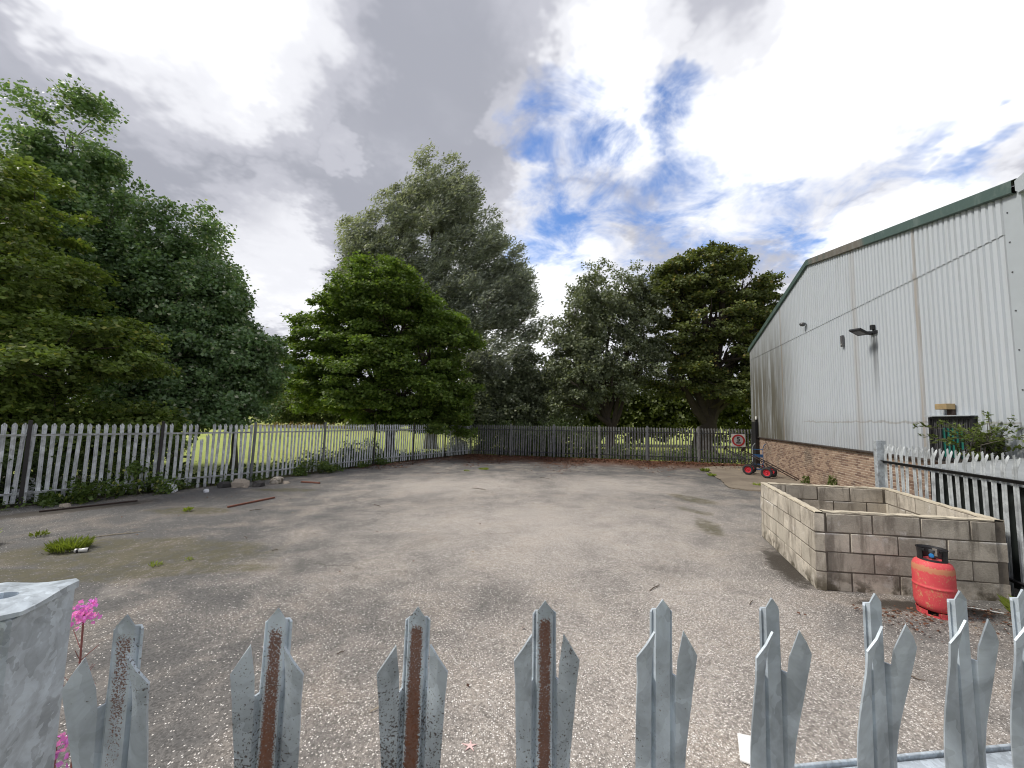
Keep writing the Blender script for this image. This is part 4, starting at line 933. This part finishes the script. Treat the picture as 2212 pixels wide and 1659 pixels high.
# ================================================================== undergrowth, brambles, weeds
def along(line, s):
    for (x0, y0), (x1, y1) in zip(line[:-1], line[1:]):
        L_ = math.hypot(x1-x0, y1-y0)
        if s <= L_: return x0+(x1-x0)*s/L_, y0+(y1-y0)*s/L_, math.atan2(y1-y0, x1-x0)
        s -= L_
    return x1, y1, math.atan2(y1-y0, x1-x0)
def leaf_cloud(name, centers, per, leaf, mat, seed, wr=.75, up=.6, zlo=.02):
    rng = np.random.default_rng(seed); C_ = np.array(centers, float)       # x,y,z,r
    idx = np.repeat(np.arange(len(C_)), per); n = len(idx)
    P = C_[idx, :3] + rng.normal(size=(n, 3))*C_[idx, 3:4]*np.array([.55, .55, .5])
    gz = GB*P[:, 0]+GC*P[:, 1]; P[:, 2] = np.maximum(P[:, 2], gz+zlo+rng.random(n)*.05)
    Nn = np.array([0, 0, up]) + runit(rng, n)*.6; D = runit(rng, n)+np.array([0, 0, .05])
    Lf = leaf*(.6+.8*rng.random(n))
    return leaf_mesh(name, P, D, Nn, Lf, Lf*wr*.5, mat)
rg = random.Random(31); cs_ = []
for k in range(420):                                     # behind the side fence
    s = rg.uniform(0, 24.5); x, y, a = along(FL, s); o_ = rg.uniform(.35, 1.7)
    hgt = (.35+.9*max(0, math.sin(s*.55+.6))*rg.random() + (.9*rg.random() if s < 6 else 0))*(1-.25*(o_ > 1.2))
    x -= math.sin(a)*o_; y += math.cos(a)*o_
    for z in np.arange(.1, hgt, .3): cs_.append((x+rg.uniform(-.15, .15), y+rg.uniform(-.15, .15), G(x, y)+z, .30))
for k in range(330):                                     # behind the back fence
    s = rg.uniform(0, 17); x, y, a = along(FB, s); o_ = rg.uniform(.35, 2.2)
    hgt = .2+.7*abs(math.sin(s*.8))*rg.random()+(1.9*rg.random()**.7 if s < 8.5 else 0)
    x -= math.sin(a)*o_; y += math.cos(a)*o_
    for z in np.arange(.1, hgt, .3): cs_.append((x, y, G(x, y)+z, .32))
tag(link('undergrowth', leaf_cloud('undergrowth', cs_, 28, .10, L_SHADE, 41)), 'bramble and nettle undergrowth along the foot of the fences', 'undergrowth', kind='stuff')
def bramble(s0, s1, hmax, ins, label, seed, n=26, per=42, leaf=.085, mat=None):
    r = random.Random(seed); x0, y0, a = along(FL, (s0+s1)/2); root = empty('bramble_bush', (x0, y0, G(x0, y0))); tag(root, label, 'bush', 'brambles growing through the side fence')
    cc = []; st = MB()
    for k in range(n):
        s = r.uniform(s0, s1); x, y, a = along(FL, s); o_ = r.uniform(-.5, ins); f = 1-abs((s-(s0+s1)/2)/((s1-s0)/2))**2
        x += math.sin(a)*o_; y -= math.cos(a)*o_; z = r.uniform(.06, max(.12, hmax*f*(1-.7*max(0, o_)/max(.1, ins))))
        cc.append((x, y, G(x, y)+z, .17)); st.tube([(x-x0+r.uniform(-.2, .2), y-y0+r.uniform(-.2, .2), 0), (x-x0+r.uniform(-.08, .08), y-y0, z*.7), (x-x0, y-y0, z)], [.006, .005, .003], 4)
    tag(st.build('stems', M['stem_green'], root), kind='stuff')
    me = leaf_cloud('leaves', cc, per, leaf, mat or L_BRAM, seed); o = link('leaves', me, root); o.location = (-x0, -y0, -G(x0, y0))
bramble(2.9, 5.6, .95, .75, 'largest bramble spilling onto the asphalt by the bent side fence pales', 51, 60, 52)
bramble(9.0, 11.3, .85, .55, 'bramble climbing through the side fence past the rubble', 52, 40, 44)
bramble(12.2, 14.6, .5, .45, 'low bramble at the fence foot farther along toward the corner', 53, 30, 40)
bramble(5.7, 8.2, .14, .25, 'creeping weeds along the fence foot beside the plastic bag', 54, 34, 26, .06)
bramble(.6, 2.5, .30, 1.1, 'scrappy weeds at the near end of the side fence', 55, 30, 26, .07)
# orange dry seed heads at the far edge of the field
cs2 = []
for k in range(260): 
    x = rg.uniform(-44, -22); y = 66+rg.uniform(-1, 1); cs2.append((x, y, G(x, y)+rg.uniform(.1, .75), .3))
tag(link('dry_dock', leaf_cloud('dry_dock', cs2, 12, .16, L_DRYG, 43, .4)), 'dry orange seed heads along the far field edge', 'dry weeds', kind='stuff')
# fallen leaves along the back fence
rng = np.random.default_rng(61); n = 14000
s = rng.random(n)*17; fx, fy = FB[0]; ux, uy = fbd.x, fbd.y
dd = np.abs(rng.normal(0, 1.5, n))*(.6+1.0*np.sin(s*.7)**2); dd = np.where(s < 8, dd*1.25, dd)
X = fx+ux*s+uy*dd; Y = fy+uy*s-ux*dd
n2 = 1800; s2 = 12+rng.random(n2)*12; xy = np.array([along(FL, q)[:2] for q in s2]); ang2 = np.array([along(FL, q)[2] for q in s2]); d2 = np.abs(rng.normal(0, .9, n2))
X = np.concatenate([X, xy[:, 0]+np.sin(ang2)*d2]); Y = np.concatenate([Y, xy[:, 1]-np.cos(ang2)*d2])
n3 = 500; X = np.concatenate([X, rng.uniform(4.2, 6.4, n3)]); Y = np.concatenate([Y, 4.9-np.abs(rng.normal(0, .35, n3))])
n4 = 900; X = np.concatenate([X, rng.uniform(-9, 9, n4)]); Y = np.concatenate([Y, 3+18*np.sqrt(rng.random(n4))])
N_ = len(X); P = np.stack([X, Y, GB*X+GC*Y+.006+rng.random(N_)*.035], 1)
Nn = np.array([0, 0, 1.0])+runit(rng, N_)*.45; D = runit(rng, N_)*np.array([1, 1, .2]); Lf = .05+.07*rng.random(N_)
Lf[-n4-n3:] *= .42
tag(link('leaf_litter', leaf_mesh('leaf_litter', P, D, Nn, Lf, Lf*.35, L_LITTER)), 'red-brown fallen leaves drifted along the back fence', 'leaves', kind='stuff')

def tuft(x, y, r, h, n, label, seed, mat=None, group='weed tufts on the asphalt', wr=.16):
    rng = np.random.default_rng(seed); root = empty('weed_tuft', (x, y, G(x, y))); tag(root, label, 'weed', group)
    a = rng.random(n)*6.283; q = np.sqrt(rng.random(n))*r*.5
    P = np.stack([np.cos(a)*q, np.sin(a)*q, np.zeros(n)+rng.random(n)*h*.4], 1)
    D = np.stack([np.cos(a)*.7, np.sin(a)*.7, .5+rng.random(n)*.9], 1)+runit(rng, n)*.35
    Lf = h*(.4+.6*rng.random(n))
    if wr > .2: Lf = .05+.05*rng.random(n); P[:, 2] = h*rng.random(n)**1.3; P[:, :2] *= (1.1-P[:, 2:3]/h*.6)
    link('blades', leaf_mesh('blades', P, D, runit(rng, n)+np.array([0, 0, .3]), Lf, Lf*wr, mat or L_GRASS), root)
    MB().tube([(0, 0, -.01), (r*.1, 0, h*.3)], [.012, .004], 5).build('stem', M['stem_green'], root)
tuft(-7.25, 6.6, .42, .17, 800, 'bright green weed clump beside the drinks can', 71, wr=.07)
tuft(-5.25, 5.95, .14, .06, 60, 'small yellow-green weed in the brown moss patch', 72)
tuft(-4.95, 6.2, .10, .05, 40, 'tiny weed above the small yellow-green one in the moss', 73)
tuft(-9.0, 6.6, .4, .3, 200, 'ragged weed clump at the picture edge below the side fence', 74)
tuft(-8.6, 7.3, .22, .10, 60, 'flat weed rosette beside the ragged clump', 75)
tuft(-7.6, 9.35, .10, .12, 50, 'thin pale weed before the iron bar', 76)
tuft(-1.2, 18.1, .42, .10, 180, 'yellow-green weed in the crack near the middle of the leaf drift', 77)
tuft(-1.9, 17.4, .25, .08, 80, 'small weed trailing from the crack before the leaf drift', 78)
tuft(9.3, 18.6, .35, .16, 140, 'weeds along the far end of the concrete pad edge', 79)
tuft(8.75, 16.9, .30, .14, 110, 'weeds midway along the concrete pad edge', 80)
tuft(9.1, 14.3, .30, .12, 110, 'weed growing on the concrete pad near the block enclosure', 81)
tuft(11.35, 14.95, .30, .26, 150, 'weed at the foot of the brick wall by the sack truck', 82, L_SAP, wr=.3)
tuft(10.75, 13.0, .3, .55, 220, 'taller weed against the brick wall behind the block enclosure', 83, L_SAP, wr=.3)
tuft(6.05, 4.55, .35, .22, 160, 'green grass tuft at the foot of the fence near the gas cylinder', 84)
# moss cushions along the crack
# ------------------------------------------------------------------ fireweed
def fireweed(x, y, h, label, seed, heads, z0=None):
    r = random.Random(seed); rng = np.random.default_rng(seed); root = empty('fireweed', (x, y, G(x, y))); tag(root, label, 'flower', 'pink fireweed')
    st = MB(); pt = [(0, 0, 0), (.02, .01, h*.5), (.0, 0, h)]; st.tube(pt, [.004, .003, .002], 6)
    for k in range(26):
        z = h*(.62+.33*r.random()); a = r.uniform(0, 6.28); st.tube([(0, 0, z), (math.cos(a)*.035, math.sin(a)*.035, z+.035)], [.0010, .0007], 4)
    st.build('stem', M['stem_red'], root)
    n = heads; a = rng.random(n)*6.283; q = .006+rng.random(n)*.020; zz = h-.032+rng.random(n)*.046
    P = np.stack([np.cos(a)*q, np.sin(a)*q, zz], 1); link('petals', leaf_mesh('petals', P, runit(rng, n), runit(rng, n), .008+.007*rng.random(n), .004+.003*rng.random(n), M['pink']), root)
    n = 60; a = rng.random(n)*6.283; zz = h*(.15+.5*rng.random(n)); P = np.stack([np.cos(a)*.01, np.sin(a)*.01, zz], 1)
    D = np.stack([np.cos(a), np.sin(a), .3*np.ones(n)], 1); link('leaves', leaf_mesh('leaves', P, D, np.tile([0, 0, 1.0], (n, 1)), .09+.05*rng.random(n), .009*np.ones(n), L_BRAM), root)
fireweed(-1.045, 1.0, 1.725, 'pink fireweed spike showing beside the near steel post', 91, 110)
fireweed(-.86, .80, 1.57, 'lower pink fireweed flower beside the near steel post', 92, 50)
fireweed(-12.55, 9.25, .62, 'pink fireweed behind the first pales of the side fence', 93, 140)
# ------------------------------------------------------------------ sapling behind the side fence
sp = empty('sapling', (8.75, 7.25, 0)); tag(sp, 'leafy sapling growing above the fence before the barred window', 'shrub')
rs = random.Random(95); rng = np.random.default_rng(95); st = MB(); PP = []; DD = []
for k in range(30):
    a = rs.uniform(0, 6.28); L_ = rs.uniform(.6, 1.3); b0 = Vector((rs.uniform(-.25, .25), rs.uniform(-.3, .3), rs.uniform(1.45, 1.95)))
    e = b0 + Vector((math.cos(a)*L_*.75, math.sin(a)*L_*.75, rs.uniform(-.05, .75)*L_)); mm = b0.lerp(e, .5)+Vector((0, 0, .12))
    st.tube([Vector((rs.uniform(-.05, .05), rs.uniform(-.05, .05), .9)), b0], [.012, .008], 5); st.tube([b0, mm, e], [.008, .006, .003], 5)
    for j in range(38):
        f = rs.uniform(.1, 1.0); q = (b0.lerp(mm, f*2) if f < .5 else mm.lerp(e, f*2-1)); PP.append(q+Vector((rs.gauss(0, .025), rs.gauss(0, .025), rs.gauss(0, .02)))); dv = (e-b0).normalized()+Vector((rs.gauss(0, .7), rs.gauss(0, .7), rs.gauss(0, .35))); DD.append(dv)
for k in range(7):
    a = rs.uniform(-2.6, .4); L_ = rs.uniform(.8, 1.15); b0 = Vector((rs.uniform(-.1, .1), rs.uniform(-.2, .2), 1.6)); e = b0+Vector((math.cos(a)*.5*L_, math.sin(a)*.5*L_, L_*.85))
    st.tube([b0, b0.lerp(e, .5)+Vector((.03, 0, .03)), e], [.009, .006, .002], 5)
    for j in range(34):
        f = rs.uniform(.15, 1.0); q = b0.lerp(e, f); PP.append(q+Vector((rs.gauss(0, .02), rs.gauss(0, .02), rs.gauss(0, .02)))); DD.append(Vector((rs.gauss(0, 1), rs.gauss(0, 1), rs.gauss(.2, .3))))
st.tube([(0, 0, 0), (.02, .0, .9), (.03, .02, 1.5)], [.02, .018, .012], 6); st.build('stem', M['bark_grey'], sp)
n = len(PP); Lf = .055+.045*rng.random(n)
link('leaves', leaf_mesh('leaves', np.array([tuple(q) for q in PP]), np.array([tuple(q) for q in DD]), np.tile([0, 0, 1.0], (n, 1))+runit(rng, n)*.5, Lf, Lf*.30, L_SAP), sp)

# ================================================================== litter and debris
def rock(name, x, y, sx, sy, sz, label, seed, mat, group='rubble at the fence foot', cat='stone'):
    r = random.Random(seed); bm = bmesh.new(); bmesh.ops.create_icosphere(bm, subdivisions=2, radius=1)
    for v in bm.verts:
        k = 1+r.uniform(-.16, .16); v.co = Vector((math.copysign(abs(v.co.x)**.7, v.co.x)*sx*k, math.copysign(abs(v.co.y)**.7, v.co.y)*sy*k, max(-.15, math.copysign(abs(v.co.z)**.75, v.co.z))*sz*k))
    me = bpy.data.meshes.new(name); bm.to_mesh(me); bm.free(); me.materials.append(mat)
    return tag(link(name, me, None, (x, y, G(x, y)+sz*.10), (0, 0, r.uniform(0, 3))), label, cat, group)
rock('stone', -8.75, 12.75, .26, .18, .22, 'pale squared stone, biggest in the rubble by the side fence', 1, M['stone'])
rock('stone', -9.15, 12.6, .2, .15, .16, 'black lump left of the pale stone by the side fence', 2, M['stone_dark'])
rock('stone', -8.25, 12.95, .25, .17, .17, 'black lump right of the pale stone by the side fence', 3, M['stone_dark'])
rock('stone', -8.05, 13.55, .28, .18, .20, 'mottled grey stone behind the black lumps', 4, M['block'])
rock('stone', -8.45, 12.55, .08, .06, .06, 'small pale chip touching the biggest stone', 5, M['stone'])
rock('stone', -9.05, 11.75, .09, .07, .08, 'lone small white stone in front of the rubble', 6, M['plastic'])
rock('stone', -7.75, 13.6, .2, .12, .06, 'flat stone at the end of the rubble', 7, M['stone'])
rock('stone', -10.85, 9.65, .14, .09, .07, 'small tan stone left of the big bramble', 8, M['stone'])
rock('plastic_bag', -10.25, 11.75, .34, .20, .24, 'crumpled white plastic bag at the side fence foot', 9, M['plastic'], None, 'bag')
rock('plastic_bag', -12.55, 10.2, .4, .25, .5, 'white plastic sheet caught behind the side fence pales', 10, M['plastic'], None, 'bag')
def plank(name, a, b, w, h, label, mat, cat, group=None):
    ax, ay = a; bx, by = b; L_ = math.hypot(bx-ax, by-ay); an = math.atan2(by-ay, bx-ax); cx, cy = (ax+bx)/2, (ay+by)/2
    sl = math.atan2(G(bx, by)-G(ax, ay), L_)
    o = MB().box((0, 0, 0), (L_, w, h)).build(name, mat, loc=(cx, cy, G(cx, cy)+h/2+.003), rot=(0, -sl, an), bevel=min(w, h)*.15); return tag(o, label, cat, group)
plank('timber_plank', (-6.95, 9.75), (-6.55, 11.0), .055, .04, 'long red-brown painted timber lying on the asphalt', M['red_timber'], 'plank')
plank('timber_plank', (-7.3, 13.75), (-6.55, 13.55), .06, .05, 'short red-brown timber beside the rubble', M['red_timber'], 'plank')
plank('iron_bar', (-10.75, 9.05), (-9.75, 10.35), .035, .035, 'long rusty iron bar along the weeds of the side fence', M['rust_brown'], 'bar')
plank('white_stick', (5.62, 5.0), (5.95, 4.80), .014, .012, 'thin white stick on the ground near the gas cylinder', M['white_board'], 'stick')
wb = MB().add([(0, 0, 0), (.20, -.10, .0), (.26, .18, .0), (.11, .22, 0), (0, 0, .012), (.20, -.10, .012), (.26, .18, .012), (.11, .22, .012)], [(3, 2, 1, 0), (4, 5, 6, 7), (0, 1, 5, 4), (1, 2, 6, 5), (2, 3, 7, 6), (3, 0, 4, 7)])
tag(wb.build('white_board', M['white_board'], loc=(1.56, 2.72, G(1.56, 2.7)+.008), bevel=.002), 'broken white board on the asphalt behind the near pales', 'board')
cn = empty('drinks_can', (-6.93, 6.48, G(-6.93, 6.48)+.034), rad(25)); tag(cn, 'crushed silver drinks can lying beside the weed clump', 'can')
ry = Matrix.Rotation(math.pi/2, 3, 'Y')
MB().lathe([(0, -.082), (.026, -.082), (.033, -.072), (.033, -.02), (.028, .0), (.033, .025), (.033, .072), (.026, .082)], 16, m=ry).build('body', M['can'], cn, smooth=True); MB().lathe([(.026, .0815), (.024, .078), (0, .078)], 16, m=ry).build('lid', M['black'], cn)
MB().lathe([(.0336, -.055), (.0336, -.025)], 16, m=ry).build('print_band', M['black'], cn)
# star-shaped pink scrap
star = []; 
for k in range(10):
    r_ = .05 if k % 2 == 0 else .014; star.append((r_*math.cos(k*.628+.3)*(1+.3*(k == 4)), r_*math.sin(k*.628+.3), .004))
tag(MB().add(star+[(x, y, 0) for x, y, z in star], [tuple(range(10)), tuple(range(19, 9, -1))]+[(k, (k+1) % 10, 10+(k+1) % 10, 10+k) for k in range(10)]).build('plastic_scrap', plain('pink_plastic', (.78, .55, .52), .5, 0, .1, 20, .1), loc=(-.22, 2.82, G(-.22, 2.82)+.004)), 'small pale pink star-shaped scrap on the asphalt', 'scrap')
stx = [((-.95, 3.15), .14, 'short white twig between the leftmost near pales', 'straw'), ((-1.55, 3.85), .07, 'dark curled leaf stalk left of the second near pale', 'stick'), ((-3.9, 6.7), .12, 'black bark scrap out on the open asphalt', 'stick'), ((-4.85, 7.35), .22, 'black twig beyond the bark scrap', 'stick'), ((-6.1, 9.55), .28, 'dark twig beside the long red timber', 'stick'), ((2.0, 5.4), .28, 'brown twig in the middle of the worn asphalt', 'stick'),
       ((3.05, 5.0), .14, 'dark twig left of the block enclosure', 'stick'), ((1.4, 15.6), .45, 'flat dark scrap far out in the yard before the leaf drift', 'stick'), ((-1.0, 12.9), .55, 'long dark twig on the far asphalt', 'stick'), ((-3.4, 10.2), .35, 'twig on the asphalt left of the worn centre', 'stick'), ((3.6, 3.6), .16, 'thin twig near the pales before the block enclosure', 'stick'), ((-7.3, 7.45), .75, 'long bleached twig behind the weed clump', 'straw')]
for k, ((x, y), L_, lb, mt) in enumerate(stx):
    a = random.uniform(-.9, .9); c, s_ = math.cos(a)*L_/2, math.sin(a)*L_/2; z = G(x, y)+.008; rr_ = .004+.006*min(1, L_)
    b = MB().tube([(-c, -s_, 0), (-c*.2, -s_*.2+.03*L_, .008), (c*.4, s_*.4-.02*L_, .004), (c, s_, .012)], [rr_, rr_*1.2, rr_, rr_*.5], 5).tube([(c*.1, s_*.1, .005), (c*.4-s_*.3, s_*.4+c*.3, .02)], [rr_*.7, rr_*.3], 4)
    tag(b.build('twig', M[mt], loc=(x, y, z)), lb, 'twig', 'twigs and scraps on the asphalt')
